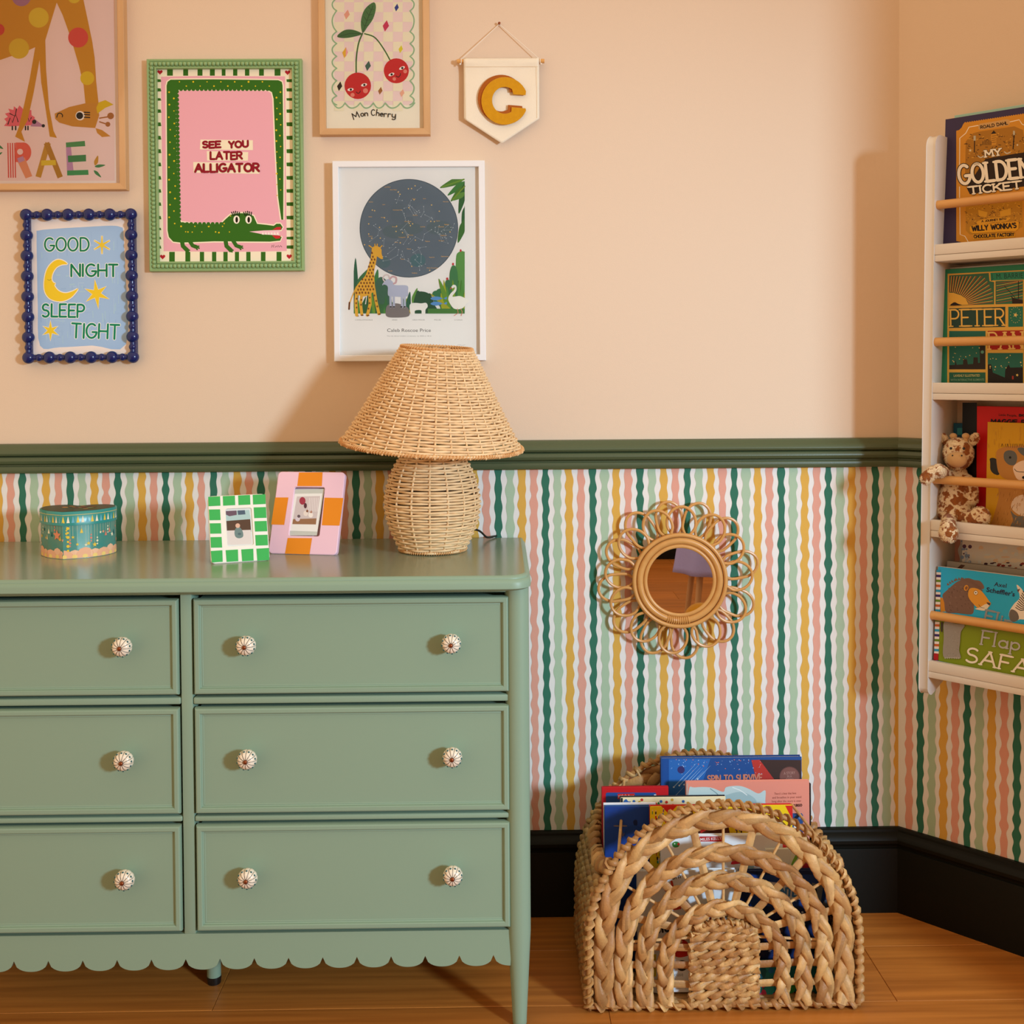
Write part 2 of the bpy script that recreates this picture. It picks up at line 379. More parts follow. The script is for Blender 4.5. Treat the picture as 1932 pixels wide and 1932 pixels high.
def cat(p, seg=6, closed=False):
    n = len(p); out = []
    for i in range(n if closed else n-1):
        if closed: a, b, c, d = p[i-1], p[i], p[(i+1) % n], p[(i+2) % n]
        else: a, b, c, d = p[max(i-1, 0)], p[i], p[i+1], p[min(i+2, n-1)]
        for k in range(seg):
            t = k/seg
            out.append(tuple(.5*((2*b[j])+(-a[j]+c[j])*t+(2*a[j]-5*b[j]+4*c[j]-d[j])*t*t+(-a[j]+3*b[j]-3*c[j]+d[j])*t**3) for j in range(len(b))))
    if not closed: out.append(tuple(p[-1]))
    return out
FRONT = Vector((0, -1, 0))

# ================================================================== THE ROOM
CX = .85; U = Vector((sqrt(.5), -sqrt(.5), 0)); NW = Vector((-sqrt(.5), -sqrt(.5), 0)); CN = Vector((CX, 0, 0))
def rw(s, z, d=0): return CN + U*s + NW*d + Vector((0, 0, z))
RAILB, RAILT, SKIRT = .949, 1.010, .178
XL = -1.9; HT = 2.5; RWL = 2.2
mb = MB(); mb.box((XL, 0, 0), (CX+.04, .1, HT)); wall_back = mb.build('wall_back', 'pink_paint', smooth=False); wall_back['kind'] = 'structure'
mb = MB(); mb.prism([(0, 0), (RWL, 0), (RWL, HT), (0, HT)], lambda u, v, k: rw(u, v, 0 if k else -.1)); wall_right = mb.build('wall_right', 'pink_paint', smooth=False); wall_right['kind'] = 'structure'
mb = MB(); mb.box((XL, -4.5, 0), (3.2, -4.4, HT)); o = mb.build('wall_front', 'pink_paint', smooth=False); o['kind'] = 'structure'
mb = MB(); mb.box((XL, -4.4, 0), (3.2, -4.38, .2), .004); o = mb.build('baseboard_front', 'skirting_paint'); o['kind'] = 'structure'
# wavy striped wallpaper below the rail
WP = [lin('#35705a'), lin('#a9c0a3'), lin('#d8a84c'), lin('#dc9f8b')]
WBASE = lin('#e6e2dc')
def wavy(rr, z0, z1, step=.004):
    knots = []; z = z0-.05; s_ = 1
    while z < z1+.08:
        knots.append((z, s_*rr.uniform(.0006, .0024)+rr.uniform(-.0006, .0006))); z += rr.uniform(.013, .023); s_ = -s_
    out = []; z = z0; k = 0
    while z < z1+step*.5:
        while knots[k+1][0] < z: k += 1
        t = (z-knots[k][0])/(knots[k+1][0]-knots[k][0]); t = (1-cos(pi*t))/2
        out.append(knots[k][1]*(1-t)+knots[k+1][1]*t); z += step
    return out
def paper(name, parent, P, x0, x1, phase, period):
    m = MB(); z0, z1 = .12, RAILB+.02
    m.add([P(x0, z0, .0006), P(x1, z0, .0006), P(x1, z1, .0006), P(x0, z1, .0006)], [[0, 1, 2, 3]], WBASE)
    q = period/4; k0 = math.ceil((x0-phase)/q); k1 = math.floor((x1-phase)/q)
    for k in range(k0, k1+1):
        rr = random.Random(k*13+5+int(phase*100)); xc = phase+k*q; c = WP[k % 4]; hw = (.0068, .0080, .0078, .0072)[k % 4]
        if rr.random() < .3: a = wavy(rr, z0, z1); b = [-v for v in a]
        else: a = wavy(rr, z0, z1); b = wavy(rr, z0, z1)
        n = min(len(a), len(b)); vs = []
        for i in range(n):
            z = z0+i*.004; dr = .004*(z-.5)*-1
            vs += [P(min(max(xc-hw+a[i], x0), x1), z, .0010), P(min(max(xc+hw+b[i], x0), x1), z, .0010)]
        m.add(vs, [[2*i, 2*i+1, 2*i+3, 2*i+2] for i in range(n-1)], c)
    return m.build(name, 'wallpaper_print', parent, smooth=False)
pa = at(43, 950, 0).x; pb = at(1651, 950, 0).x
paper('wallpaper', wall_back, lambda x, z, d: Vector((x, -d, z)), XL, CX, pb, (pb-pa)/18)
paper('wallpaper', wall_right, lambda x, z, d: rw(x, z, d), 0, RWL, .049, .0985)
def run(name, prof, mt, side):
    m = MB(); n = len(prof); a = []; b = []
    for d, z in prof:
        t = (-d-NW.y*d)/U.y; c = CN+U*t+NW*d
        if side == 'back': a.append(Vector((XL, -d, z))); b.append(Vector((c.x, -d, z)))
        else: a.append(Vector((c.x, c.y, z))); b.append(rw(RWL, z, d))
    m.add(a+b, [[i, (i+1) % n, n+(i+1) % n, n+i] for i in range(n)]+[list(range(n)), [n+i for i in range(n)][::-1]])
    o = m.build(name, mt, angle=30); o['kind'] = 'structure'; return o
hR = RAILT-RAILB
rp = [(-.002, 1), (.008, 1), (.013, .97), (.016, .90), (.022, .84), (.026, .76), (.027, .68), (.025, .62), (.019, .59), (.017, .575), (.021, .55), (.023, .50), (.0235, .42), (.021, .34), (.016, .29), (.0125, .27), (.0125, .24), (.015, .22), (.016, .19), (.016, .06), (.014, 0), (-.002, 0)]
rp = [(d, RAILB+z*hR) for d, z in rp]
run('trim_1', rp, 'rail_paint', 'back'); run('trim_2', rp, 'rail_paint', 'right')
bp_ = [(-.002, 1), (.008, 1), (.012, .985), (.013, .96), (.017, .945), (.022, .92), (.025, .88), (.024, .84), (.018, .81), (.0165, .795), (.0165, .782), (.020, .772), (.0205, .76), (.0205, 0), (-.002, 0)]
bp_ = [(d, z*SKIRT) for d, z in bp_]
run('baseboard_back', bp_, 'skirting_paint', 'back'); run('baseboard_right', bp_, 'skirting_paint', 'right')
# floor of oak boards
mb = MB(); mb.box((XL, -4.5, -.05), (3.2, .1, -.006)); floor = mb.build('floor', 'floor_dark', smooth=False); floor['kind'] = 'structure'
rr = random.Random(3); PWD = .193; y = .038; row = 0
joint0 = atz(1640, 1805, 0)
while y > -4.4:
    x = XL - rr.uniform(0, 1.1); first = True
    if abs(y-PWD/2-(-.2515)) < .12: x = joint0.x-1.25*3
    while x < 3.2:
        ln = 1.25; x0, x1 = max(x+.0004, XL), min(x+ln-.0004, 3.2)
        if x1-x0 > .02:
            m = MB(); m.box((x0, y-PWD+.0004, -.008), (x1, y-.0004, 0), .0007, 1); m.build('floorboard', 'floor_oak', floor, smooth=False)
        x += ln
    y -= PWD; row += 1

# ================================================================== THE DRESSER
TOPZ = .805; YF = -.415
def dz(py, px=650): return at(px, py, YF).z
def dx(px, py=1400): return at(px, py, YF).x
xr_in, xst0, xst1 = .012, -.556, -.536     # right inner edge, centre stile
XC = (xst0+xst1)/2; HALF = .578            # half width to the leg centres
XR = XC+HALF
dresser = thing('chest_of_drawers', 'sage green chest of drawers with scalloped apron and floral ceramic knobs', 'chest of drawers', (XC, -.22, 0))
# top
def rounded(x0, x1, y0, y1, r):
    p = []
    for cx, cy, a in ((x1-r, y1-.001, 90), (x0+r, y1-.001, 90)): pass
    p = [(x0, y1), (x0, y0+r)] + arc(x0+r, y0+r, r, r, 180, 270, 6)[1:] + arc(x1-r, y0+r, r, r, 270, 360, 6) + [(x1, y1)]
    return p
mb = MB(); tx1 = .0555; tx0 = 2*XC-tx1
lev = [(0, .0240), (-.0, .0245), (.0, .0), ]
prof = [(.006, -.026), (.0, -.022), (0, -.013), (.0015, -.008), (.0045, -.006), (.0045, -.0045), (.0065, -.0012), (.010, 0)]
rings = [[Vector((x, yy, TOPZ+z)) for x, yy in rounded(tx0+d, tx1-d, -.445+d, -.011, .035)] for d, z in prof]
n = len(rings[0]); vs = [p for r_ in rings for p in r_]; fs = []
for j in range(len(rings)-1):
    for i in range(n): fs.append([j*n+i, j*n+(i+1) % n, (j+1)*n+(i+1) % n, (j+1)*n+i])
fs += [list(range(n))[::-1]]
mb.add(vs, fs); mb.add([vs[(len(rings)-1)*n+i] for i in range(n)], [list(range(n))], None, 1)
mb.build('dresser_top', ['dresser_paint', 'dresser_top_paint'], dresser, angle=50)
BT = TOPZ-.026; AP = .178
# legs
LP = [(-.0005, 0), (.011, 0), (.0125, .004), (.0125, .012), (.017, .10), (.0205, .17), (.0205, BT)]
for lx, ly in ((XR-.0005, YF+.012), (2*XC-XR+.0005, YF+.012), (XR-.0005, -.035), (2*XC-XR+.0005, -.035)):
    m = MB(); m.lathe([(max(r_, .0001), z) for r_, z in LP], Matrix.Translation((lx, ly, 0)), 24); m.build('leg', 'dresser_paint', dresser)
m = MB(); m.lathe([(.0001, 0), (.011, 0), (.013, .012), (.013, AP)], Matrix.Translation((-.546, -.255, 0)), 20); sl = m.build('support_leg', 'dresser_paint', dresser)
m = MB(); m.lathe([(.0001, .0001), (.0125, .0001), (.0135, .010), (.0135, .014)], Matrix.Translation((-.546, -.255, 0)), 20); m.build('foot_pad', 'black_cable', sl)
# carcass
m = MB(); bx0, bx1 = 2*XC-XR+.012, XR-.012
m.box((bx0, -.38, AP-.01), (bx1, -.012, AP+.004)); m.box((bx0, -.02, AP), (bx1, -.012, BT)); m.build('carcass', 'dresser_inside', dresser, smooth=False)
for sx in (bx0-.002, bx1-.010):
    m = MB(); m.box((sx, -.40, AP-.015), (sx+.014, -.02, BT), .001, 1); m.build('side_panel', 'dresser_paint', dresser)
rows = [(.7665, .5945), (.5765, .3835), (.3700, .1795)]
rows = [(dz(1124), dz(1311)), (dz(1329), dz(1535)), (dz(1550), dz(1756))]
fx0 = bx0+.004; fx1 = bx1-.004
m = MB(); m.box((xst0, YF+.002, AP-.004), (xst1, YF+.05, BT), .0015, 2); m.build('centre_stile', 'dresser_paint', dresser)
m = MB(); m.box((fx0, YF+.004, rows[0][0]+.003), (fx1, YF+.03, BT), .001, 1); m.build('top_rail', 'dresser_paint', dresser)
for (za, zb) in ((rows[0][1], rows[1][0]), (rows[1][1], rows[2][0])):
    for (a, b) in ((fx0, xst0-.001), (xst1+.001, fx1)):
        m = MB(); m.box((a, YF+.001, zb+.0022), (b, YF+.05, za-.0022), .003, 3); m.build('divider_rail', 'dresser_paint', dresser)
# scalloped apron
m = MB(); c0 = dx(931, 1806); per = (dx(931, 1806)-dx(25, 1806))/14; zc = at(543, 1808, YF).z; zb = at(575, 1828, YF).z; pts = []
k0 = math.floor((fx0-c0)/per); x_ = c0+k0*per
while x_ < fx1:
    for i in range(13):
        t = i/12; xx = x_+per*t
        if fx0 <= xx <= fx1+.004:
            dd = abs(2*t-1); pts.append((xx, zc-(zc-zb)*sqrt(max(0, 1-dd**2.2))))
    x_ += per
pts = [(fx0, zc)]+pts+[(fx1+.004, rows[2][1]-.003), (fx0, rows[2][1]-.003)]
m.prism(pts, lambda u, v, k: Vector((u, YF+.002 if k else YF+.020, v))); m.build('scalloped_apron', 'dresser_paint', dresser, angle=50)
# drawers
def knob_proto():
    mb = MB(); n = 12
    # ball of twelve lobes, axis along -Y
    Mx = Matrix.Rotation(pi/2, 4, 'X')
    prof = [(.004, 0), (.007, .002), (.0062, .006), (.0075, .010), (.0135, .013), (.0168, .018), (.0172, .023), (.0155, .029), (.0115, .0335), (.006, .0352), (.0001, .0352)]
    mb.lathe(prof, Mx, 96, mod=lambda a, j: 1-.055*(1-abs(sin(n*a/2)))**2*(1 if j > 4 else 0))
    return mb
def on_knob(a, t):      # point on the face of the knob
    prof = [(.0168, .018), (.0172, .023), (.0155, .029), (.0115, .0335), (.006, .0352), (.0035, .0354)]
    t = t*(len(prof)-1); i = min(int(t), len(prof)-2); f = t-i
    r = prof[i][0]*(1-f)+prof[i+1][0]*f; z = prof[i][1]*(1-f)+prof[i+1][1]*f
    return Vector((r*cos(a), -z-.0003, r*sin(a)))
KP = {}
KP['knob'] = knob_proto()
m = MB(); m.ball((0, -.0360, 0), (.0038, .0030, .0038), seg=12, rings=8); KP['screw'] = m
m = MB()
for k in range(12):
    a = 2*pi*(k)/12
    m.tube([on_knob(a, t/8) for t in range(2, 9)], [.00025+.00025*t/7 for t in range(7)], 5)
KP['ink'] = m
m = MB()
for k in range(12):
    a = 2*pi*(k+.5)/12
    p = on_knob(a, .40); m.ball(p*.975, (.0021, .0014, .0021), seg=8, rings=6)
KP['dots'] = m
kproto = None
def add_knob(drawer, pos):
    global kproto
    P = Vector(pos)
    if kproto is None:
        def off(mb): q = MB(); q.v = [tuple(Vector(v)+P) for v in mb.v]; q.f = mb.f; q.c = mb.c; q.mi = mb.mi; return q
        k = off(KP['knob'])
        for src, mi in ((KP['ink'], 1), (KP['dots'], 2), (KP['screw'], 3)):
            s_ = off(src); k.add(s_.v, s_.f, None, mi)
        kproto = k.build('knob', ['ceramic', 'knob_ink', 'knob_teal', 'copper'], drawer, origin=P); kproto['label'] = 'white ceramic flower knob with copper centre'
        return kproto
    c = dup(kproto, drawer, P); c.rotation_euler = (0, random.uniform(0, .5), 0); return c
def drawer(x0, x1, z1, z0, knobs):
    m = MB(); g = .0034; a, b, c, d = x0+g, x1-g, z0+g, z1-g; y0 = YF-.004
    # bead moulding all round, flat panel set back
    sect = [(0, .010), (0, -.000), (.0015, -.0035), (.0035, -.0045), (.009, -.0045), (.0105, -.003), (.0112, .0005), (.0125, .0015), (.0145, .001), (.0155, .0015)]
    rings = [[Vector((a+e, y0+.0045+dy, c+e)), Vector((b-e, y0+.0045+dy, c+e)), Vector((b-e, y0+.0045+dy, d-e)), Vector((a+e, y0+.0045+dy, d-e))] for e, dy in sect]
    vs = [p for r_ in rings for p in r_]; fs = []
    for j in range(len(sect)-1):
        for i in range(4): fs.append([j*4+i, j*4+(i+1) % 4, (j+1)*4+(i+1) % 4, (j+1)*4+i])
    L_ = (len(sect)-1)*4; fs.append([L_, L_+1, L_+2, L_+3]); m.add(vs, fs)
    m.box((a+.004, y0+.012, c+.004), (b-.004, -.06, d-.004))
    o = m.build('drawer', 'dresser_paint', dresser, angle=25)
    for kx, kz in knobs: add_knob(o, (kx, YF+.0015-.001, kz))
KN = [((224, 1222), (459, 1222), (848, 1216)), ((227, 1440), (461, 1436), (850, 1431)), ((229, 1666), (462, 1660), (851, 1656))]
for i, (z1, z0) in enumerate(rows):
    a, b, c = [at(px+3, py, YF-.03) for px, py in KN[i]]; zk = (a.z+b.z+c.z)/3
    drawer(xst1, bx1-.0005, z1, z0, [(b.x, zk), (c.x, zk)])
    drawer(bx0+.0005, xst0, z1, z0, [(a.x, zk), (2*XC-c.x, zk)])

# ================================================================== PICTURES ON THE WALL
def ring_mesh(m, x0, x1, z0, z1, prof, mis=(0, 0)):
    """prof: (inset, distance out of the wall)"""
    rings = [[Vector((x0+e, -d, z0+e)), Vector((x1-e, -d, z0+e)), Vector((x1-e, -d, z1-e)), Vector((x0+e, -d, z1-e))] for e, d in prof]
    n = len(prof)
    for i in range(4):      # each side separately so that the mitre stays a real edge
        j = (i+1) % 4; vs = []
        for r_ in rings: vs += [r_[i], r_[j]]
        m.add(vs, [[2*k, 2*k+1, 2*k+3, 2*k+2] for k in range(n-1)], None, mis[i % 2])
    return m
def area(px0, py0, px1, py1, Y):
    a = at(px0, (py0+py1)/2, Y); b = at(px1, (py0+py1)/2, Y); c = at((px0+px1)/2, py0, Y); d = at((px0+px1)/2, py1, Y)
    return a.x, b.x, d.z, c.z
def base(cv, x0, x1, z0, z1, col, y=None):
    y = cv.P0.y; cv.mb.add([(x0, y, z0), (x1, y, z0), (x1, y, z1), (x0, y, z1)], [[0, 1, 2, 3]], lin(col))
def backing(root, x0, x1, z0, z1, d):
    m = MB(); m.box((x0, -d, z0), (x1, -.001, z1)); return m.build('backing_board', 'oak', root, smooth=False)
def pane(root, x0, x1, z0, z1, y):
    m = MB(); m.add([(x0, y, z0), (x1, y, z0), (x1, y, z1), (x0, y, z1)], [[0, 1, 2, 3]]); return m.build('glass_pane', 'glass', root, smooth=False)
OAKP = [(0, 0), (0, .021), (.001, .022), (.0125, .022), (.0135, .021), (.0135, .006)]
cA = (0, 0, 600/1932); cB = (570, 0, 530/1932); cC = (600, 280, 400/1932); cD = (0, 360, 420/1932)

# --- giraffe picture in an oak frame
x1, z0 = at(237, 300, -.022).x, at(120, 358, -.022).z
x0, z1 = x1-.333, z0+.452
gf = thing('framed_picture', 'oak framed print of a spotted giraffe bending over a hedgehog', 'picture', ((x0+x1)/2, 0, z0), 'framed pictures on the wall')
m = MB(); ring_mesh(m, x0, x1, z0, z1, OAKP, (1, 0)); m.build('frame', ['oak', 'oak_across'], gf, angle=20)
backing(gf, x0+.004, x1-.004, z0+.004, z1-.004, .004)
cv = Canvas((0, -.0105, 0), FRONT, cA); base(cv, x0+.012, x1-.012, z0+.012, z1-.012, '#f0dfd2')
cv.rect(-150, -180, 697, 1098, '#ecccc0')
OC = '#c98a1c'
cv.poly([(118, 640), (140, 662), (152, 640), (170, 672), (190, 668), (192, 700), (212, 712), (200, 760), (60, 768), (24, 765), (42, 742), (25, 722), (48, 710), (30, 690), (60, 682), (50, 660), (82, 668), (84, 645), (105, 662)], '#e2636c')
cv.poly([(185, 768), (210, 722), (235, 742), (262, 760), (258, 770)], '#b67f9a'); cv.circ(208, 740, 13, '#1c1412'); cv.circ(263, 764, 10, '#1c1412')
for x in (75, 95, 155, 170): cv.line([(x, 768), (x, 788)], 9, '#1c1412')
cv.line([(48, 755), (62, 715), (75, 745), (95, 690), (110, 740)], 6, '#241512'); cv.line([(60, 690), (92, 706), (100, 662)], 6, '#241512'); cv.line([(155, 740), (165, 700), (178, 740), (190, 715)], 6, '#241512')
cv.poly([(-150, -175), (360, -175), (345, 15), (275, 245), (218, 285), (175, 305), (0, 365), (-150, 415)], OC)
cv.poly([(222, 240), (262, 250), (243, 350), (205, 560), (168, 730), (130, 800), (152, 862), (92, 830), (115, 770), (150, 620), (180, 480)], OC)
cv.poly([(222, 262), (275, 235), (280, 420), (298, 650), (325, 795), (346, 838), (302, 830), (275, 650), (250, 500), (240, 360)], OC)
cv.poly([(344, 15), (345, -175), (500, -175), (503, -20), (535, 130), (560, 250), (575, 350), (585, 500), (600, 640), (520, 640), (508, 520), (480, 400), (430, 230), (380, 90)], OC)
cv.poly([(332, 690), (420, 650), (515, 628), (590, 625), (603, 700), (578, 778), (440, 768), (360, 745), (335, 722)], '#c8872a')
cv.poly([(585, 655), (600, 622), (640, 608), (690, 635), (640, 655), (592, 690)], '#d9b40f')
cv.line([(605, 718), (665, 708)], 8, '#a8662c'); cv.circ(672, 704, 20, '#a8662c'); cv.line([(605, 740), (650, 755)], 8, '#a8662c'); cv.circ(655, 755, 15, '#a8662c')
cv.poly([(580, 778), (620, 790), (672, 828), (620, 833), (590, 808)], '#c8872a')
cv.circ(487, 703, 28, '#f5e9d8'); cv.circ(484, 703, 21, '#1a100c')
for y in (682, 696, 712): cv.line([(512, y), (545, y+2)], 7, '#1a100c')
cv.line([(345, 712), (352, 692), (368, 688), (380, 700), (378, 710)], 6, '#1a100c', smooth=True)
for (x, y, r, c) in ((235, 107, 61, '#d8b52e'), (115, 295, 62, '#d3ac28'), (475, 228, 61, '#d4493c'), (-8, 180, 36, '#c8402e'), (530, 475, 42, '#d9b41c'), (130, -20, 58, '#a5718a'), (450, -20, 40, '#d8b52e')): cv.circ(x, y, r, c)
for x in (48, 62, 76, 90): cv.line([(x, 868), (x+4, 1080)], 7, '#cf4438', flatcap=True)
cv.circ(140, 925, 50, '#dd5f4a', 60); cv.rect(95, 866, 140, 985, '#dd5f4a'); cv.circ(122, 922, 18, '#ecccc0'); cv.poly([(108, 985), (150, 955), (196, 1070), (156, 1084)], '#de8d62'); cv.poly([(104, 962), (140, 948), (150, 975), (115, 990)], '#b98aa5')
cv.line([(232, 1076), (292, 868)], 34, '#c08a2a', flatcap=True); cv.line([(282, 868), (366, 1078)], 34, '#b07a22', flatcap=True); cv.poly([(250, 975), (338, 972), (340, 1003), (250, 1006)], '#d8b72a')
cv.poly([(400, 868), (428, 866), (450, 1066), (408, 1066)], '#bb87a8'); cv.poly([(400, 866), (515, 856), (518, 888), (402, 895)], '#4b8a4d'); cv.poly([(412, 946), (522, 940), (523, 980), (414, 986)], '#3f8048'); cv.poly([(408, 1036), (536, 1032), (538, 1062), (408, 1066)], '#3d9050')
def leaf(cv, x0, y0, x1, y1, wd, c):
    mx, my = (x0+x1)/2, (y0+y1)/2; dx_, dy_ = x1-x0, y1-y0; q = math.hypot(dx_, dy_); nx, ny = -dy_/q*wd/2, dx_/q*wd/2
    cv.sm([(x0, y0), (x0*.7+x1*.3+nx*.9, y0*.7+y1*.3+ny*.9), (mx*.7+x1*.3+nx*.7, my*.7+y1*.3+ny*.7), (x1, y1), (mx*.7+x1*.3-nx*.7, my*.7+y1*.3-ny*.7), (x0*.7+x1*.3-nx*.9, y0*.7+y1*.3-ny*.9)], c, 4)
leaf(cv, 577, 1005, 595, 945, 26, '#c08a2a'); leaf(cv, 575, 1012, 640, 1003, 20, '#3f8048'); leaf(cv, 570, 1035, 615, 1078, 20, '#3f8048')
leaf(cv, -20, 880, 20, 905, 18, '#3f8048'); leaf(cv, -20, 945, 14, 925, 16, '#3f8048')
cv.build('print', gf); pane(gf, x0+.013, x1-.013, z0+.013, z1-.013, -.0165)

# --- alligator picture in a green beaded frame
x0, x1, z0, z1 = area(277, 109, 570, 511, -.022)
af = thing('framed_picture', 'green beaded frame with a long alligator bent round a pink panel', 'picture', ((x0+x1)/2, 0, z0), 'framed pictures on the wall')
m = MB(); ring_mesh(m, x0, x1, z0, z1, [(0, 0), (0, .014), (.0015, .0165), (.004, .0165), (.006, .0145), (.0155, .0145), (.017, .0175), (.0195, .0175), (.0205, .016), (.0205, .004)]); m.build('frame', 'sage_gloss', af, angle=20)
m = MB(); e = .0108; nx_, nz_ = 35, 48
bx0, bx1, bz0, bz1 = x0+e, x1-e, z0+e, z1-e
pl = [(bx0+(bx1-bx0)*i/nx_, z) for i in range(nx_+1) for z in (bz0, bz1)] + [(x, bz0+(bz1-bz0)*i/nz_) for i in range(1, nz_) for x in (bx0, bx1)]
for (x, z) in pl: m.ball((x, -.0158, z), (.00445, .0045, .00445), seg=10, rings=7)
o = m.build('bead_border', 'sage_gloss', af); o['kind'] = 'stuff'
backing(af, x0+.003, x1-.003, z0+.003, z1-.003, .004)
cv = Canvas((0, -.008, 0), FRONT, cA); base(cv, x0+.015, x1-.015, z0+.015, z1-.015, '#f0e5c8')
GR = '#35691c'
for a, b in ((1015, 1050), (1113, 1143), (1200, 1230), (1275, 1305), (1347, 1370), (1416, 1442), (1488, 1515), (1574, 1603), (1668, 1704)): cv.rect(a, 398, b, 460, GR)
for a, b in ((1028, 1062), (1126, 1156), (1214, 1240), (1288, 1314), (1357, 1383), (1427, 1452), (1496, 1522), (1585, 1613), (1680, 1710)): cv.rect(a, 1530, b, 1592, GR)
for a, b in ((480, 500), (535, 557), (595, 613), (663, 687), (742, 768), (824, 850), (905, 932), (986, 1012), (1068, 1093), (1148, 1172), (1228, 1252), (1310, 1334), (1382, 1400), (1437, 1456), (1490, 1512)):
    cv.poly([(936, a), (976, a+2), (980, b-2), (936, b)], GR); cv.poly([(1740, a+2), (1782, a), (1782, b), (1742, b-2)], GR)
for x, y in ((972, 438), (1747, 440), (988, 1560), (1757, 1558)): cv.heart(x, y, 17, '#b4222c')
for x, y in ((950, 408), (1766, 410), (964, 1586), (1774, 1586)): cv.circ(x, y, 5, GR)
cv.poly([(978, 466), (1200, 462), (1732, 464), (1736, 1000), (1742, 1525), (1400, 1530), (994, 1526), (985, 1000)], '#e7a8b4')
body = [(1012, 520), (1018, 497), (1036, 484), (1300, 482), (1690, 487), (1712, 497), (1717, 520), (1722, 900), (1721, 1335), (1709, 1335), (1690, 1200), (1674, 900), (1662, 600), (1652, 560), (1625, 545), (1350, 541), (1090, 543), (1074, 556), (1068, 700), (1074, 1000), (1086, 1320), (1100, 1350), (1200, 1362), (1340, 1362), (1372, 1330), (1400, 1305), (1450, 1295), (1500, 1296), (1540, 1312), (1562, 1360), (1620, 1366), (1663, 1372), (1680, 1359), (1703, 1359), (1717, 1380), (1708, 1397), (1600, 1400), (1515, 1407), (1600, 1424), (1690, 1430), (1711, 1440), (1702, 1462), (1640, 1468), (1300, 1466), (1100, 1474), (1052, 1468), (1026, 1440), (1018, 1400)]
cv.line(body, 15, '#f3e8c8', closed=True)
for (a, b) in (((1130, 1470), (1095, 1470)), ((1395, 1462), (1360, 1462))):
    (xa, _), (xb, _) = a, b
    cv.line([(xb+10, 1460), (xb+16, 1495), (xb+42, 1520)], 26, GR); cv.line([(xa+20, 1460), (xa+40, 1492), (xa+62, 1500)], 24, GR)
    for dx_, dy_ in ((-6, 8), (8, 10), (14, 0)): cv.line([(xb+38, 1515), (xb+42+dx_, 1520+dy_)], 9, GR)
    for dx_, dy_ in ((4, 14), (16, 6), (14, -6)): cv.line([(xa+56, 1498), (xa+64+dx_, 1502+dy_)], 9, GR)
cv.poly(body, GR)
y = 556; L0 = cv.maxl+.3
while y < 1340:
    cv.circ(1074+(y-556)*.017, y, 13, GR, n=12, l=L0+int(y/25) % 2*.4); y += 25
x = 1100
while x < 1630: cv.circ(x, 541, 12, GR, n=12, l=L0+int(x/25) % 2*.4); x += 25
x = 1110
while x < 1350: cv.circ(x, 1361, 12, GR, n=12, l=L0+int(x/26) % 2*.4); x += 26
rr = random.Random(4)
def dots(pts, r=4.5):
    for x, y in pts: cv.circ(x, y, r+rr.uniform(-1, 1.5), '#e2c01f', n=8)
dots([(1030+(i % 2)*30+rr.uniform(-5, 5), 560+i*38) for i in range(22)]); dots([(1090+i*42, 497+(i % 2)*26) for i in range(14)])
dots([(1703-(i % 2)*22+rr.uniform(-3, 3), 560+i*33) for i in range(20)]); dots([(1100+i*42, 1375+(i % 2)*34) for i in range(8)]); dots([(1128, 1408), (1168, 1410), (1330, 1413), (1362, 1358), (1400, 1312)])
for x in (1437, 1510):
    cv.circ(x, 1334, 19, '#f4ecd8', 25); cv.circ(x+1, 1335, 8, '#20140c', 18)
    for k in range(5): cv.line([(x-20+k*9, 1308-abs(2-k)*-1), (x-30+k*12, 1283+abs(2-k)*3)], 6, '#182010')
cv.poly([(1515, 1407), (1600, 1400), (1700, 1398), (1696, 1430), (1600, 1424)], '#f0c4cc')
for k in range(6): cv.tri((1590+k*18, 1424), (1604+k*18, 1426), (1597+k*18, 1409), '#f7f0e2')
cv.poly([(1655, 1396), (1680, 1380), (1708, 1378), (1706, 1396)], '#c42b30'); cv.poly([(1652, 1430), (1706, 1431), (1700, 1448), (1675, 1450)], '#c42b30')
cv.poly([(1218, 848), (1536, 852), (1537, 912), (1214, 908)], '#f0e4c4'); cv.poly([(1256, 918), (1508, 924), (1506, 976), (1258, 976)], '#f0e4c4'); cv.poly([(1174, 984), (1578, 994), (1576, 1056), (1176, 1050)], '#f0e4c4')
RD = '#8c1624'
cv.write('SEE', 1232, 897, 1340, 896, 36, 13, RD, jit=.04); cv.write('YOU', 1392, 896, 1506, 893, 36, 13, RD, jit=.04)
cv.write('LATER', 1278, 968, 1470, 966, 42, 13, RD, jit=.04); cv.write('ALLIGATOR', 1186, 1044, 1574, 1040, 46, 14, RD, jit=.03)
cv.line([(1650, 1503), (1652, 1488), (1662, 1503), (1664, 1488)], 3, '#221810'); cv.line([(1672, 1502), (1678, 1494), (1684, 1502), (1690, 1490), (1696, 1502), (1704, 1492), (1712, 1500)], 3, '#221810')
cv.build('print', af)

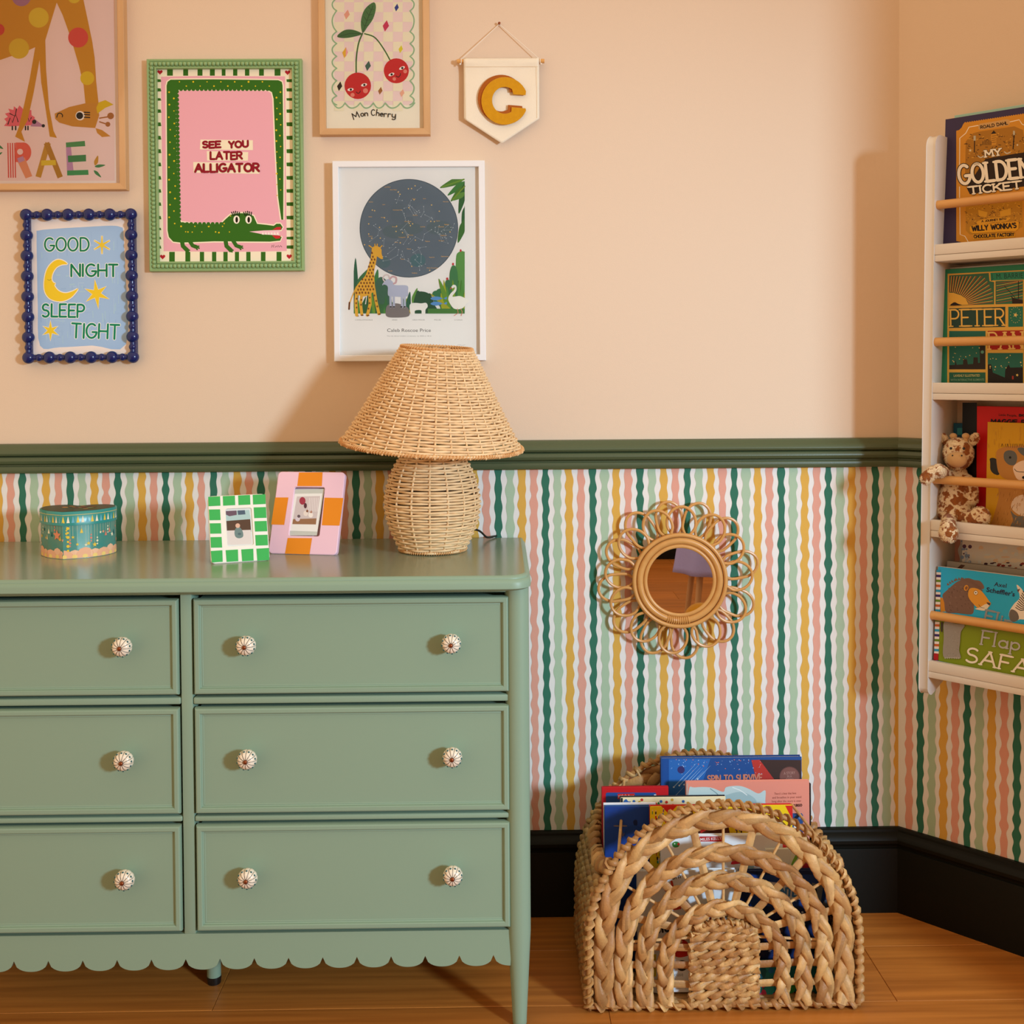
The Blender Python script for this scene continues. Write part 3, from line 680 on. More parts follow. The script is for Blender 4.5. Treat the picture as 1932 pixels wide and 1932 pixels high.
# --- cherry picture in an oak frame
x1, z0 = at(811, 200, -.022).x, at(700, 254, -.022).z; x0 = at(602, 200, -.022).x; z1 = z0+.325
ch = thing('framed_picture', 'oak framed print of two smiling red cherries on a pink check', 'picture', ((x0+x1)/2, 0, z0), 'framed pictures on the wall')
m = MB(); ring_mesh(m, x0, x1, z0, z1, OAKP, (1, 0)); m.build('frame', ['oak', 'oak_across'], ch, angle=20)
backing(ch, x0+.004, x1-.004, z0+.004, z1-.004, .004)
cv = Canvas((0, -.0105, 0), FRONT, cB); base(cv, x0+.012, x1-.012, z0+.012, z1-.012, '#f3e5c9')
cv.rect(222, -52, 758, 722, '#f0d0c6')
for r_ in range(-1, 11):
    for c_ in range(8):
        if (r_+c_) % 2 == 0: cv.poly([(222+c_*67+2, r_*68+16), (222+c_*67+68, r_*68+14), (222+c_*67+67, r_*68+83), (222+c_*67, r_*68+82)], '#f1e2bd')
SG = '#93b486'
ys = [-70, -10, 75, 218, 300, 388, 470, 556, 660, 722]
for a, b in zip(ys[:-1], ys[1:]):
    cv.line([(236, a), (214, a+(b-a)*.25), (207, (a+b)/2), (216, a+(b-a)*.78), (238, b)], 9, SG, smooth=True)
    cv.line([(742, a), (764, a+(b-a)*.25), (770, (a+b)/2), (762, a+(b-a)*.78), (742, b)], 9, SG, smooth=True)
xs = [214, 295, 400, 490, 572, 677, 774]
for a, b in zip(xs[:-1], xs[1:]): cv.line([(a, -58), (a+(b-a)*.25, -86), ((a+b)/2, -93), (a+(b-a)*.78, -82), (b, -58)], 9, SG, smooth=True); cv.line([(a, 708), (a+(b-a)*.25, 736), ((a+b)/2, 743), (a+(b-a)*.78, 732), (b, 708)], 9, SG, smooth=True)
cv.line([(415, 230), (388, 300), (373, 400), (372, 500)], 10, '#41692f', smooth=True); cv.line([(430, 232), (500, 258), (560, 335), (604, 412)], 9, '#41692f', smooth=True)
cv.sm([(416, 226), (404, 150), (430, 65), (490, 16), (508, 50), (490, 125), (450, 185)], '#47703d', 4); cv.sm([(412, 232), (350, 205), (290, 208), (240, 250), (290, 262), (360, 252)], '#3f6636', 4)
cv.line([(418, 220), (450, 130), (488, 40)], 4, '#2c4a28'); cv.line([(408, 232), (330, 230), (255, 250)], 4, '#2c4a28')
for k in range(4): cv.line([(430+k*14, 180-k*38), (412+k*14, 150-k*36)], 3, '#2c4a28'); cv.line([(430+k*14, 180-k*38), (460+k*12, 170-k*36)], 3, '#2c4a28')
for (x, y, c, a, b) in ((308, 100, '#e59b80', 20, 34), (650, 52, '#2b3780', 15, 27), (576, 178, '#c62f50', 22, 39), (296, 362, '#e3aa30', 20, 38), (678, 338, '#dcc92e', 15, 27), (453, 453, '#40604e', 20, 35), (258, 593, '#2b1d12', 18, 33), (538, 624, '#a0632c', 15, 27), (688, 640, '#eaa887', 16, 27)):
    cv.poly([(x+a*.3, y-b), (x+a, y), (x-a*.3, y+b), (x-a, y)], c)
cv.poly([(302, 326), (316, 360), (300, 392)], '#ee9aa0')
cv.circ(383, 590, 91, '#c72222'); cv.circ(648, 487, 86, '#c72222')
for (x, y, r_) in ((333, 616, -8), (426, 584, -14), (614, 512, -20), (687, 468, -24)):
    cv.circ(x, y, 21, '#f5ecd9', 10, r_); cv.circ(x+2, y, 8, '#1d1008')
for (x, y, r_) in ((347, 653, 14), (436, 624, 17), (709, 491, 13), (634, 543, 12)): cv.circ(x, y, r_, '#e3826c')
cv.line([(372, 632), (384, 642), (396, 636), (400, 625)], 5, '#200a06', smooth=True); cv.line([(646, 522), (662, 530), (674, 518), (676, 505)], 5, '#200a06', smooth=True)
BK = '#15120f'
cv.write('M', 356, 822, 395, 806, 42, 6, BK); cv.write('on', 405, 800, 452, 796, 42, 6, BK); cv.write('C', 476, 794, 500, 794, 40, 6, BK); cv.write('he', 510, 794, 556, 800, 42, 6, BK); cv.write('rry', 564, 802, 642, 808, 44, 6, BK)
cv.build('print', ch); pane(ch, x0+.013, x1-.013, z0+.013, z1-.013, -.0165)

# --- star chart in a white frame
x0, x1, z0, z1 = area(628.5, 303, 915.5, 681, -.024)
sf = thing('framed_picture', 'white framed print of a dark star chart above a jungle of animals', 'picture', ((x0+x1)/2, 0, z0), 'framed pictures on the wall')
m = MB(); ring_mesh(m, x0, x1, z0, z1, [(0, 0), (0, .0235), (.001, .0245), (.0118, .0245), (.0128, .0235), (.0128, .006)]); m.build('frame', 'frame_white', sf, angle=20)
backing(sf, x0+.004, x1-.004, z0+.004, z1-.004, .012)
cv = Canvas((0, -.0145, 0), FRONT, cC); base(cv, x0+.012, x1-.012, z0+.012, z1-.012, '#ece6dc')
cv.circ(828, 728, 449, '#3f4d52', n=72); cv.circ(828, 728, 443, '#606c73', n=72)
rr = random.Random(11)
for k in range(9):
    a = rr.uniform(0, 2*pi); q = rr.uniform(0, 280); cv.circ(828+q*cos(a), 728+q*sin(a), rr.uniform(60, 130), rr.choice(('#5d6a70', '#646f75', '#5b6a6c')), rr.uniform(50, 110))
cv.circ(910, 1020, 70, '#4f6e70', 60); cv.circ(600, 1040, 60, '#526a6c', 50)
def inside(x, y, r_=425): return (x-828)**2+(y-728)**2 < r_*r_
for k in range(34):
    x = rr.uniform(420, 1230); y = rr.uniform(320, 1140); pts = [(x, y)]
    for _ in range(rr.randint(2, 5)):
        x += rr.uniform(-75, 75); y += rr.uniform(-75, 75)
        if inside(x, y): pts.append((x, y))
    pts = [p for p in pts if inside(*p)]
    if len(pts) > 1:
        cv.line(pts, 2.2, '#9aa3a6', flatcap=True)
        for p in pts: cv.circ(*p, 3.2, '#d9dcd8', n=6)
for (x, y) in ((885, 341), (824, 368), (852, 366), (730, 398), (748, 418), (875, 468), (828, 541), (495, 562), (516, 568), (606, 632), (633, 662), (462, 688), (561, 720), (462, 780), (490, 819), (568, 818), (717, 709), (831, 683), (862, 687), (842, 704), (770, 768), (711, 757), (820, 807), (887, 836), (750, 860), (1035, 516), (1105, 572), (1028, 665), (1060, 667), (1203, 761), (1018, 1111), (854, 1075), (424, 878)):
    cv.star(x, y, 8, 4, 4, '#e8bd6c')
for (t, x, y) in (('Leo Minor', 635, 356), ('Ursa Major', 688, 381), ('Gemini', 482, 492), ('Lynx', 600, 515), ('Camelopardalis', 725, 565), ('Cepheus', 885, 612), ('Auriga', 592, 632), ('Cassiopeia', 818, 670), ('Perseus', 697, 718), ('Lacerta', 955, 718), ('Andromeda', 840, 794), ('Triangulum', 765, 814), ('Aries', 712, 859), ('Pegasus', 998, 850), ('Pisces', 830, 920), ('Cetus', 770, 1013), ('Draco', 875, 464), ('Lyra', 970, 461), ('Hercules', 1165, 489), ('Cygnus', 1092, 664), ('Vulpecula', 1120, 718), ('Sagitta', 1172, 697), ('Delphinus', 1145, 797), ('Equuleus', 1125, 845), ('Aquarius', 1037, 996), ('Piscis Austrinus', 1042, 1093), ('Fornax', 660, 1120), ('Sculptor', 880, 1139), ('Capricornus', 1155, 988), ('Orion', 476, 627), ('Taurus', 478, 804)):
    wd = 6.2*len(t); cv.font(t, x-wd/2, y, x+wd/2, y, 9, '#dca75a', .01)
# leaves and plants
cv.clip = (325, 280, 1337, 1505)
for (a, b, c, d, w_, col) in ((1340, 265, 1110, 360, 70, '#4d7a35'), (1345, 300, 1180, 430, 60, '#3f7a3c'), (1345, 330, 1208, 485, 60, '#49762f'), (1350, 300, 1283, 597, 70, '#2f5f34'), (1345, 400, 1230, 475, 50, '#5c8a3c'), (1350, 520, 1312, 695, 50, '#2f5f38'), (1345, 640, 1275, 862, 66, '#3c6d33')): leaf(cv, a, b, c, d, w_, col)
cv.line([(1330, 282), (1130, 352)], 14, '#6a8f35'); cv.line([(1337, 345), (1228, 465)], 12, '#728f30')
for (a, b, c, d, w_, col) in ((340, 1505, 342, 995, 62, '#2d5f45'), (352, 1260, 470, 1090, 60, '#3c7048'), (500, 1360, 545, 1100, 66, '#3f7d45')): leaf(cv, a, b, c, d, w_, col)
cv.sm([(500, 1505), (515, 1250), (560, 1175), (610, 1190), (650, 1260), (670, 1505)], '#3f6650', 4)
cv.rect(326, 1420, 640, 1505, '#3b6b3f')
for k in range(16):
    x = 340+k*22; leaf(cv, x, 1515, x+rr.uniform(-50, 60), rr.uniform(1290, 1420), 34, rr.choice(('#4f8a3c', '#3a7040', '#6b9436', '#2f5f3a')))
for k in range(9): leaf(cv, 720+k*16, 1512, 730+k*16+rr.uniform(-30, 40), rr.uniform(1350, 1450), 30, rr.choice(('#4f8a3c', '#8a9c2a', '#c3a820', '#3a7040')))
leaf(cv, 810, 1510, 838, 1305, 50, '#2f6048'); leaf(cv, 860, 1410, 905, 1272, 44, '#5f9040')
for k in range(5): cv.circ(912+k*26, 1318+k*6, 17, '#2b4f38', 22)
cv.sm([(880, 1505), (890, 1330), (960, 1305), (1030, 1340), (1060, 1420), (1090, 1505)], '#2b5238', 4)
for (x, y, r_) in ((1075, 1330, 34), (1110, 1312, 34), (1150, 1330, 36), (1085, 1372, 36), (1130, 1390, 50), (1170, 1430, 60)): cv.circ(x, y, r_, '#36724a')
cv.sm([(1262, 1505), (1258, 1300), (1256, 1010), (1282, 945), (1330, 940), (1400, 1000), (1400, 1505)], '#5a9047', 4)
cv.sm([(1210, 1420), (1198, 1180), (1212, 1090), (1235, 1065), (1262, 1090), (1275, 1200), (1275, 1420)], '#41794a', 4)
cv.sm([(1180, 1400), (1158, 1240), (1178, 1195), (1205, 1225), (1215, 1400)], '#3c6f48', 4)
for k in range(9): leaf(cv, 1150+k*24, 1512, 1120+k*27, rr.uniform(1180, 1330), 36, rr.choice(('#7a9a2c', '#4f8a3c', '#a3a82a', '#3a7040')))
leaf(cv, 1210, 1500, 1100, 1185, 56, '#648f34'); leaf(cv, 1240, 1505, 1020, 1320, 34, '#a3a030')
cv.rect(1000, 1460, 1337, 1505, '#467a3a')
cv.clip = None
for (x, y) in ((1300, 931), (1231, 1054), (1178, 1188)): cv.circ(x, y, 9, '#c3323a', 12)
# giraffe of the chart
GY = '#e2a83a'
for pts, w_ in (([(352, 1290), (345, 1400), (352, 1520)], 28), ([(400, 1320), (388, 1420), (400, 1515)], 26), ([(470, 1290), (475, 1420), (450, 1520)], 28), ([(505, 1250), (530, 1400), (555, 1508)], 26)): cv.line(pts, w_, GY)
cv.sm([(345, 1330), (345, 1270), (380, 1215), (430, 1160), (455, 1090), (480, 1000), (490, 945), (535, 960), (528, 1040), (512, 1120), (515, 1200), (515, 1290), (470, 1330), (420, 1350), (380, 1340)], GY, 5)
cv.sm([(495, 960), (492, 910), (530, 888), (575, 915), (580, 960), (592, 1000), (575, 1008), (540, 985)], GY, 5)
for a in ((500, 910, 465, 885), (520, 895, 518, 872), (538, 893, 540, 872), (560, 910, 584, 886)): cv.line([(a[0], a[1]), (a[2], a[3])], 9, GY)
cv.line([(350, 1260), (315, 1340), (285, 1420)], 9, GY); cv.line([(287, 1405), (283, 1465)], 14, '#6a3b1c')
cv.sm([(0, 0), (0, 0), (0, 0)], GY) if False else None
rr = random.Random(5)
def inpoly(x, y, P):
    c = False; n = len(P)
    for i in range(n):
        (a, b), (d, e) = P[i], P[i-1]
        if (b > y) != (e > y) and x < (d-a)*(y-b)/(e-b)+a: c = not c
    return c
GB = [(345, 1330), (345, 1270), (380, 1215), (430, 1160), (455, 1090), (480, 1000), (490, 945), (530, 965), (525, 1040), (510, 1120), (512, 1200), (512, 1290), (470, 1325), (380, 1335)]
for iy in range(13):
    for ix in range(8):
        x = 350+ix*28+(iy % 2)*13+rr.uniform(-3, 3); y = 955+iy*30+rr.uniform(-3, 3)
        if inpoly(x, y, GB): cv.poly([(x+9*cos(q+.3), y+12*sin(q+.3)) for q in (0, 1.2, 2.4, 3.6, 4.8)], '#7c4a22')
for (x, y) in ((352, 1370), (348, 1410), (352, 1450), (395, 1380), (392, 1425), (472, 1360), (470, 1410), (460, 1460), (515, 1340), (530, 1390), (540, 1440)): cv.circ(x, y, 8, '#7c4a22', 10, n=6)
for x, y in ((358, 1527), (402, 1520), (455, 1522), (560, 1510)): cv.circ(x, y, 14, '#7c4a22', 6)
# ram on its rock
cv.sm([(618, 1470), (640, 1425), (720, 1412), (800, 1440), (828, 1470), (825, 1530), (700, 1542), (625, 1530)], '#7d7570', 4)
RM = '#b3b6c4'
for x in (660, 690, 765, 790): cv.line([(x, 1340), (x+2, 1445)], 20, RM); cv.circ
for x in (662, 692, 760, 790): cv.circ(x, 1444, 10, '#3a3634', 7)
cv.sm([(640, 1340), (635, 1260), (600, 1240), (590, 1250), (588, 1235), (618, 1200), (650, 1190), (680, 1215), (700, 1245), (810, 1250), (820, 1300), (810, 1350), (700, 1350)], RM, 5)
cv.line([(650, 1180), (640, 1155), (610, 1155), (592, 1185), (605, 1210)], 12, '#d8c3bb', smooth=True); cv.line([(655, 1190), (680, 1168), (712, 1180), (710, 1220), (690, 1232)], 16, '#cfa5a2', smooth=True)
# little bear, fishes, swan
WH = '#efe8da'
cv.sm([(840, 1420), (880, 1408), (940, 1412), (985, 1408), (1000, 1440), (980, 1470), (975, 1510), (945, 1510), (940, 1475), (885, 1478), (880, 1515), (848, 1512), (835, 1460)], WH, 4)
for y in (1368, 1415): cv.sm([(1025, y), (1060, y-18), (1110, y-14), (1140, y), (1172, y-16), (1170, y+8), (1140, y), (1090, y+16), (1050, y+14)], '#5a90c4', 4)
cv.sm([(1195, 1400), (1188, 1360), (1210, 1320), (1240, 1290), (1245, 1265), (1225, 1275), (1215, 1262), (1235, 1242), (1260, 1255), (1258, 1300), (1225, 1350), (1290, 1345), (1340, 1365), (1375, 1390), (1350, 1420), (1310, 1460), (1240, 1460)], WH, 4)
cv.tri((1215, 1262), (1200, 1285), (1222, 1275), '#c65a3a'); cv.line([(1270, 1460), (1278, 1500), (1240, 1525)], 5, '#d8806a'); cv.line([(1300, 1460), (1315, 1490), (1305, 1525)], 5, '#d8806a')
GT = '#8f8b82'
for t, a, b in (('CAMELOPARDALIS', 338, 498), ('ARIES', 673, 723), ('URSA MINOR', 861, 973), ('PISCES', 1060, 1120), ('CYGNUS', 1243, 1315)): cv.font(t, a, 1568, b, 1568, 11, GT)
cv.font('Caleb Roscoe Price', 630, 1672, 1028, 1672, 31, '#3e3c39', 0); cv.font('The sky above London, on January 1st 2020 at 18:16', 628, 1714, 1032, 1714, 10, GT)
cv.line([(1270, 1795), (1290, 1788), (1310, 1797), (1340, 1790)], 2, GT)
cv.build('print', sf); pane(sf, x0+.012, x1-.012, z0+.012, z1-.012, -.0205)

# --- good night picture in a navy bobbin frame
YB = -.016
tl, tr, br, bl = at(49, 405.5, YB), at(246.5, 404.5, YB), at(251, 673.5, YB), at(54.5, 675, YB)
X0, X1, Z0, Z1 = (tl.x+bl.x)/2, (tr.x+br.x)/2, (bl.z+br.z)/2, (tl.z+tr.z)/2
nf = thing('framed_picture', 'navy bobbin frame with a good night print of moon and stars on blue', 'picture', ((X0+X1)/2, 0, Z0), 'framed pictures on the wall')
m = MB(); big = .0128; sml = .0078
def bead_mesh(r_, P): q = MB(); q.ball(P, (r_, r_*.9, r_), seg=24, rings=14); return q
protoB = protoS = None
def bead(P, r_):
    global protoB, protoS
    pr = protoB if r_ == big else protoS
    if pr is None:
        o = bead_mesh(r_, P).build('bead', 'navy_gloss', nf, origin=P)
        if r_ == big: protoB = o
        else: protoS = o
    else: dup(pr, nf, P)
for i in range(6):
    x = X0+(X1-X0)*i/5
    for z in (Z0, Z1): bead(Vector((x, YB, z)), big)
    if i < 5:
        for z in (Z0, Z1): bead(Vector((x+(X1-X0)/10, YB, z)), sml)
for i in range(7):
    z = Z0+(Z1-Z0)*i/7
    if i:
        for x in (X0, X1): bead(Vector((x, YB, z)), big)
    for x in (X0, X1): bead(Vector((x, YB, z+(Z1-Z0)/14)), sml)
m = MB()
for a, b in (((X0, Z0), (X1, Z0)), ((X1, Z0), (X1, Z1)), ((X1, Z1), (X0, Z1)), ((X0, Z1), (X0, Z0))): m.tube([(a[0], YB, a[1]), (b[0], YB, b[1])], .0056, 12)
ring_mesh(m, X0-.006, X1+.006, Z0-.006, Z1+.006, [(0, 0), (0, .013), (.012, .013), (.012, .003)]); m.build('frame', 'navy_gloss', nf)
for i, (a, b, n_) in enumerate((((X0, Z0), (X1, Z0), 5), ((X1, Z0), (X1, Z1), 7), ((X1, Z1), (X0, Z1), 5), ((X0, Z1), (X0, Z0), 7))): pass
backing(nf, X0, X1, Z0, Z1, .004)
cv = Canvas((0, -.0065, 0), FRONT, cD); base(cv, X0+.003, X1-.003, Z0+.003, Z1-.003, '#efe3da')
BL = '#9fbfe2'
cv.sm([(318, 385), (335, 345), (500, 328), (700, 316), (960, 303), (1045, 314), (1070, 345), (1078, 500), (1088, 700), (1095, 1330), (800, 1343), (520, 1358), (348, 1345), (328, 1000), (322, 700)], BL, 4)
rr = random.Random(8)
for k in range(90):
    x = rr.uniform(345, 1040); y = rr.uniform(350, 1310); q = rr.uniform(30, 110); v = rr.random() < .4
    cv.line([(x, y), (x+(4 if v else q*.6), y+(q if v else rr.uniform(-6, 6)))] if x < 980 else [(x, y), (x, min(y+q, 1320))], rr.uniform(5, 12), rr.choice(('#a8c6e4', '#97b8dd', '#a6c8dd', '#9cbce0')), flatcap=True)
GN = '#167a4e'; HA = (13, '#e6ecec')
cv.write('GOOD', 390, 520, 770, 520, 112, 15, GN, outline=HA, jit=.015); cv.write('NIGHT', 618, 742, 1020, 742, 102, 17, GN, outline=HA, jit=.02)
cv.write('SLEEP', 368, 1092, 730, 1098, 108, 17, '#16825a', outline=HA, jit=.02); cv.write('TIGHT', 620, 1270, 1032, 1288, 122, 17, '#15835a', outline=HA, jit=.02)
moon = [(585, 635), (540, 603), (490, 600), (440, 635), (402, 695), (383, 790), (388, 870), (420, 925), (470, 952), (540, 958), (610, 930), (655, 885), (676, 850), (630, 872), (570, 888), (520, 875), (490, 850), (472, 820), (480, 805), (462, 795), (448, 765), (458, 715), (490, 665), (540, 640)]
cv.line(cat(moon, 3, True), 16, '#f1ead8', closed=True); cv.sm(moon, '#ecca2e', 3)
cv.line([(412, 770), (428, 778), (445, 768)], 4, '#7c8a2a')
def bstar(cx, cy, R_, c, rots): 
    for k, e in ((0, 9), (1, 0)):
        P = []
        for i in range(6):
            a = radians(rots+60*i); r1 = R_*(1, .84, .95, 1.04, .9, .86)[i]+e; r2 = R_*.30+e*.6; b = a+radians(30)
            P += [(cx+r1*cos(a), cy+r1*sin(a)), (cx+r2*cos(b), cy+r2*sin(b))]
        cv.poly(P, '#f1ead8' if k == 0 else c)
bstar(838, 893, 125, '#ecca2e', -97); bstar(438, 1212, 86, '#ecca2e', -90)
for a in (0, 60, 120): cv.line([(885-80*cos(radians(a+90)), 470-80*sin(radians(a+90))), (885+80*cos(radians(a+90)), 470+80*sin(radians(a+90)))], 17, '#f1ead8', taper=lambda t: 1-abs(2*t-1)*.7 if False else 1)
for a in (0, 60, 120): cv.line([(885+s_*78*cos(radians(a+90)), 470+s_*78*sin(radians(a+90))) for s_ in (-1, -.5, 0, .5, 1)], 20, '#e6c636', taper=lambda t: .35+.65*(1-abs(2*t-1)))
cv.build('print', nf)

# --- canvas pennant with a felt letter
pn = thing('pennant', 'cream canvas pennant with a mustard felt letter C on a dowel', 'wall hanging', at(942, 270, -.004))
PY = -.012
a, b = at(862, 116, PY), at(1027, 115, PY); dzm = (a.z+b.z)/2
m = MB(); m.tube([(a.x, PY, dzm), (b.x, PY, dzm)], .0045, 14); m.build('dowel', 'dowel_wood', pn)
ap = at(942, 46, -.004); m = MB()
for e, s_ in ((a, 1), (b, -1)):
    m.tube([(ap.x, -.005, ap.z), (e.x+s_*.010, PY, dzm+.004)], .0008, 6); m.tube([(e.x+s_*.009, PY, dzm+.006*cos(t)) if False else (e.x+s_*.009, PY-.0052*sin(t), dzm+.0052*cos(t)) for t in [2*pi*i/12 for i in range(12)]], .0009, 6, closed=True)
    m.ball((e.x+s_*.007, PY-.003, dzm-.0065), .0022, seg=8, rings=6)
m.build('string', 'string', pn)
m = MB(); m.tube([(ap.x, 0, ap.z+.001), (ap.x, -.008, ap.z+.001)], .0014, 10); m.ball((ap.x, -.009, ap.z+.001), (.003, .0015, .003), seg=10, rings=8); m.build('nail', 'copper', pn)
def PB(x, y, Y): o_, q_, k_ = cB; return at(o_+x*k_, q_+y*k_, Y)
m = MB(); L_, R_, T_, BLy, Tip = PB(1112, 600, PY).x, PB(1630, 600, PY).x, PB(1370, 393, PY-.005).z, PB(1370, 818, PY).z, PB(1365, 988, PY)
nx_, nz_ = 26, 30; grid = []
for j in range(nz_+1):
    for i in range(nx_+1):
        u = i/nx_; x = L_+(R_-L_)*u; bot = BLy+(Tip.z-BLy)*(1-abs(2*u-1)); zt = T_; v = j/nz_; z = zt+(bot-zt)*v
        ww = .0008*sin(u*22+1)*max(0, .6-v)+.0006*sin(u*9+v*5)
        yv = -.0045+ww if v > .1 else -.0045
        if z > dzm-.009: yv = -(sqrt(max(0, .0062**2-max(0, (z-dzm))**2))) if z > dzm else -.0062
        grid.append(Vector((x, PY+min(yv, -.0002)+(.004 if v > .25 else .004*v/.25)*.6, z)))
m.add(grid, [[j*(nx_+1)+i, j*(nx_+1)+i+1, (j+1)*(nx_+1)+i+1, (j+1)*(nx_+1)+i] for j in range(nz_) for i in range(nx_)])
fl = m.build('canvas_flag', 'cotton', pn); md = fl.modifiers.new('t', 'SOLIDIFY'); md.thickness = .0012; md.offset = -1
m = MB()      # hem stitches
for s_, (xa, xb) in ((1, (L_, L_)), (-1, (R_, R_))): m.tube([(xa+s_*.004, PY-.0060, T_-.02), (xa+s_*.004, PY-.0038, BLy+.001)], .0004, 4)
m.tube([(L_+.002, PY-.0060, dzm-.0125), (R_-.002, PY-.0060, dzm-.0125)], .0005, 4); m.build('hem', 'cotton', fl)
def letterC(ox, oy):
    o_ = [(1393+161*cos(radians(a_)), 694-164*sin(radians(a_))) for a_ in range(24, 338, 8)]; i_ = [(1393+86*cos(radians(a_)), 690-92*sin(radians(a_))) for a_ in range(302, 48, -8)]
    return [(x+ox, y+oy) for x, y in [(1537, 655)]+o_+[(1537, 745)]+[(1440, 737)]+i_+[(1452, 650)]]
for nm, mt, ox, oy, y0, y1 in (('backing_letter', 'felt_brown', -24, -16, PY-.0045, PY-.0075), ('felt_letter', 'felt_mustard', 0, 0, PY-.0072, PY-.0105)):
    m = MB(); m.prism(letterC(ox, oy), lambda u, v, k: PB(u, v, y1 if k else y0)); o = m.build(nm, mt, pn, angle=60)
    bv = o.modifiers.new('b', 'BEVEL'); bv.width = .0006; bv.segments = 2; bv.limit_method = 'ANGLE'

# ================================================================== THINGS ON THE DRESSER
def plane_basis(base_c, yaw, lean, roll=0):
    Rm = Matrix.Rotation(yaw, 3, 'Z') @ Matrix.Rotation(-lean, 3, 'X')
    return Rm
def photo_frame(label, x, y, yaw, lean, w_, h_, t, win, mt, crop, draw, photo):
    """small easel frame; win = (u0,u1,v0,v1) opening as fractions"""
    Rm = plane_basis(None, yaw, lean); O = Vector((x, y, TOPZ+.0008))
    def P(u, v, d=0): return O + Rm @ Vector((u*w_, -d, v*h_))
    n = Rm @ Vector((0, -1, 0))
    root = thing('photo_frame', label, 'photo frame', (x, y, TOPZ), 'small photo frames on the dresser')
    # front slab with a hole
    def rr_(a, b, c, d, r, k=5):
        p = []
        for cx, cz, a0 in ((b-r/w_, c+r/h_, -90), (b-r/w_, d-r/h_, 0), (a+r/w_, d-r/h_, 90), (a+r/w_, c+r/h_, 180)):
            p += [(cx+r/w_*cos(radians(a0+90*i/k)), cz+r/h_*sin(radians(a0+90*i/k))) for i in range(k+1)]
        return p
    m = MB(); e = .0012
    outs = [(rr_(-.5+e/w_, .5-e/w_, e/h_, 1-e/h_, .007), -t), (rr_(-.5, .5, 0, 1, .008), -t+e), (rr_(-.5, .5, 0, 1, .008), -e), (rr_(-.5+e/w_, .5-e/w_, e/h_, 1-e/h_, .007), 0),
            (rr_(win[0], win[1], win[2], win[3], .004), 0), (rr_(win[0]+e/w_, win[1]-e/w_, win[2]+e/h_, win[3]-e/h_, .003), -.0035)]
    rings = [[P(u, v, d) for u, v in pts] for pts, d in outs]; N_ = len(rings[0]); vs = [p for r in rings for p in r]; fs = []
    for j in range(len(rings)-1):
        for i in range(N_): fs.append([j*N_+i, j*N_+(i+1) % N_, (j+1)*N_+(i+1) % N_, (j+1)*N_+i])
    fs.append(list(range(N_))[::-1]); m.add(vs, fs); m.build('frame', mt, root, angle=30)
    m = MB(); hs = h_*.72; a = P(0, .62, -t-.0005); b = Vector((a.x, a.y, 0)) + Rm @ Vector((0, .0, 0)); back = Rm @ Vector((0, 1, 0))
    foot = Vector((a.x+back.x*.055, a.y+back.y*.055, TOPZ+.001)); sx = Rm @ Vector((1, 0, 0))
    m.add([a-sx*.012, a+sx*.012, foot+sx*.018, foot-sx*.018, a-sx*.012+back*.003, a+sx*.012+back*.003, foot+sx*.018+back*.003, foot-sx*.018+back*.003], [[0, 1, 2, 3], [7, 6, 5, 4], [0, 4, 5, 1], [1, 5, 6, 2], [2, 6, 7, 3], [3, 7, 4, 0]])
    m.build('easel_back', 'dresser_inside', root)
    class Rec:
        def poly(s, pts, col):
            cv = Canvas(P(0, .5, .0003), n, crop); cv.poly(pts, col); cv.build('painted_square', root, 'glossy_cover')
    draw(Rec())
    cv = Canvas(P(0, .5, -.0032), n, crop); photo(cv); cv.build('instant_photo', root)
    return root
cG = (0, 820, 700/1932)
def green_grid(cv):
    G_ = '#3fae55'
    xs_ = [(1084, 1146), (1160, 1223), (1240, 1302), (1316, 1382)]; 
    for i, (a, b) in enumerate(xs_): cv.poly([(a, 324-i*3.5), (b, 321-i*3.5), (b+2, 370-i*3), (a+2, 373-i*3)], G_)
    for i, (a, b) in enumerate(((1099, 1159), (1176, 1240), (1257, 1320), (1336, 1402))): cv.poly([(a-1, 606-i*4), (b-1, 602-i*4), (b+1, 662-i*3), (a+4, 666-i*3)], G_)
    for j, (a, b) in enumerate(((390, 446), (462, 516), (534, 589))):
        o_ = j*4; cv.poly([(1088+o_, a), (1146+o_, a-1), (1149+o_, b-1), (1091+o_, b)], G_); cv.poly([(1321+o_, a-11), (1385+o_, a-13), (1388+o_, b-13), (1324+o_, b-11)], G_)
def green_photo(cv):
    cv.poly([(1160, 380), (1310, 376), (1322, 590), (1165, 590)], '#d7dcd8'); cv.poly([(1172, 400), (1298, 392), (1306, 440), (1174, 452)], '#a9c4c0')
    cv.poly([(1172, 398), (1232, 395), (1233, 418), (1195, 425), (1173, 415)], '#6b5560'); cv.poly([(1236, 395), (1275, 393), (1278, 415), (1240, 418)], '#51606e'); cv.poly([(1172, 450), (1303, 440), (1308, 505), (1175, 512)], '#5a4334')
    cv.poly([(1175, 500), (1306, 496), (1312, 570), (1178, 575)], '#d9cfc8'); cv.sm([(1225, 530), (1222, 500), (1240, 478), (1262, 500), (1266, 530), (1245, 540)], '#6f8480', 4); cv.circ(1238, 474, 12, '#d9ad94'); cv.circ(1247, 517, 9, '#54686a', 6)
def pink_check(cv):
    OR = '#e88c22'
    cv.poly([(1557, 197), (1680, 196), (1676, 268), (1548, 268)], OR); cv.poly([(1433, 327), (1502, 327), (1480, 470), (1412, 468)], OR)
    cv.poly([(1690, 328), (1788, 330), (1768, 474), (1676, 472)], OR); cv.poly([(1498, 538), (1625, 539), (1612, 624), (1484, 620)], OR)
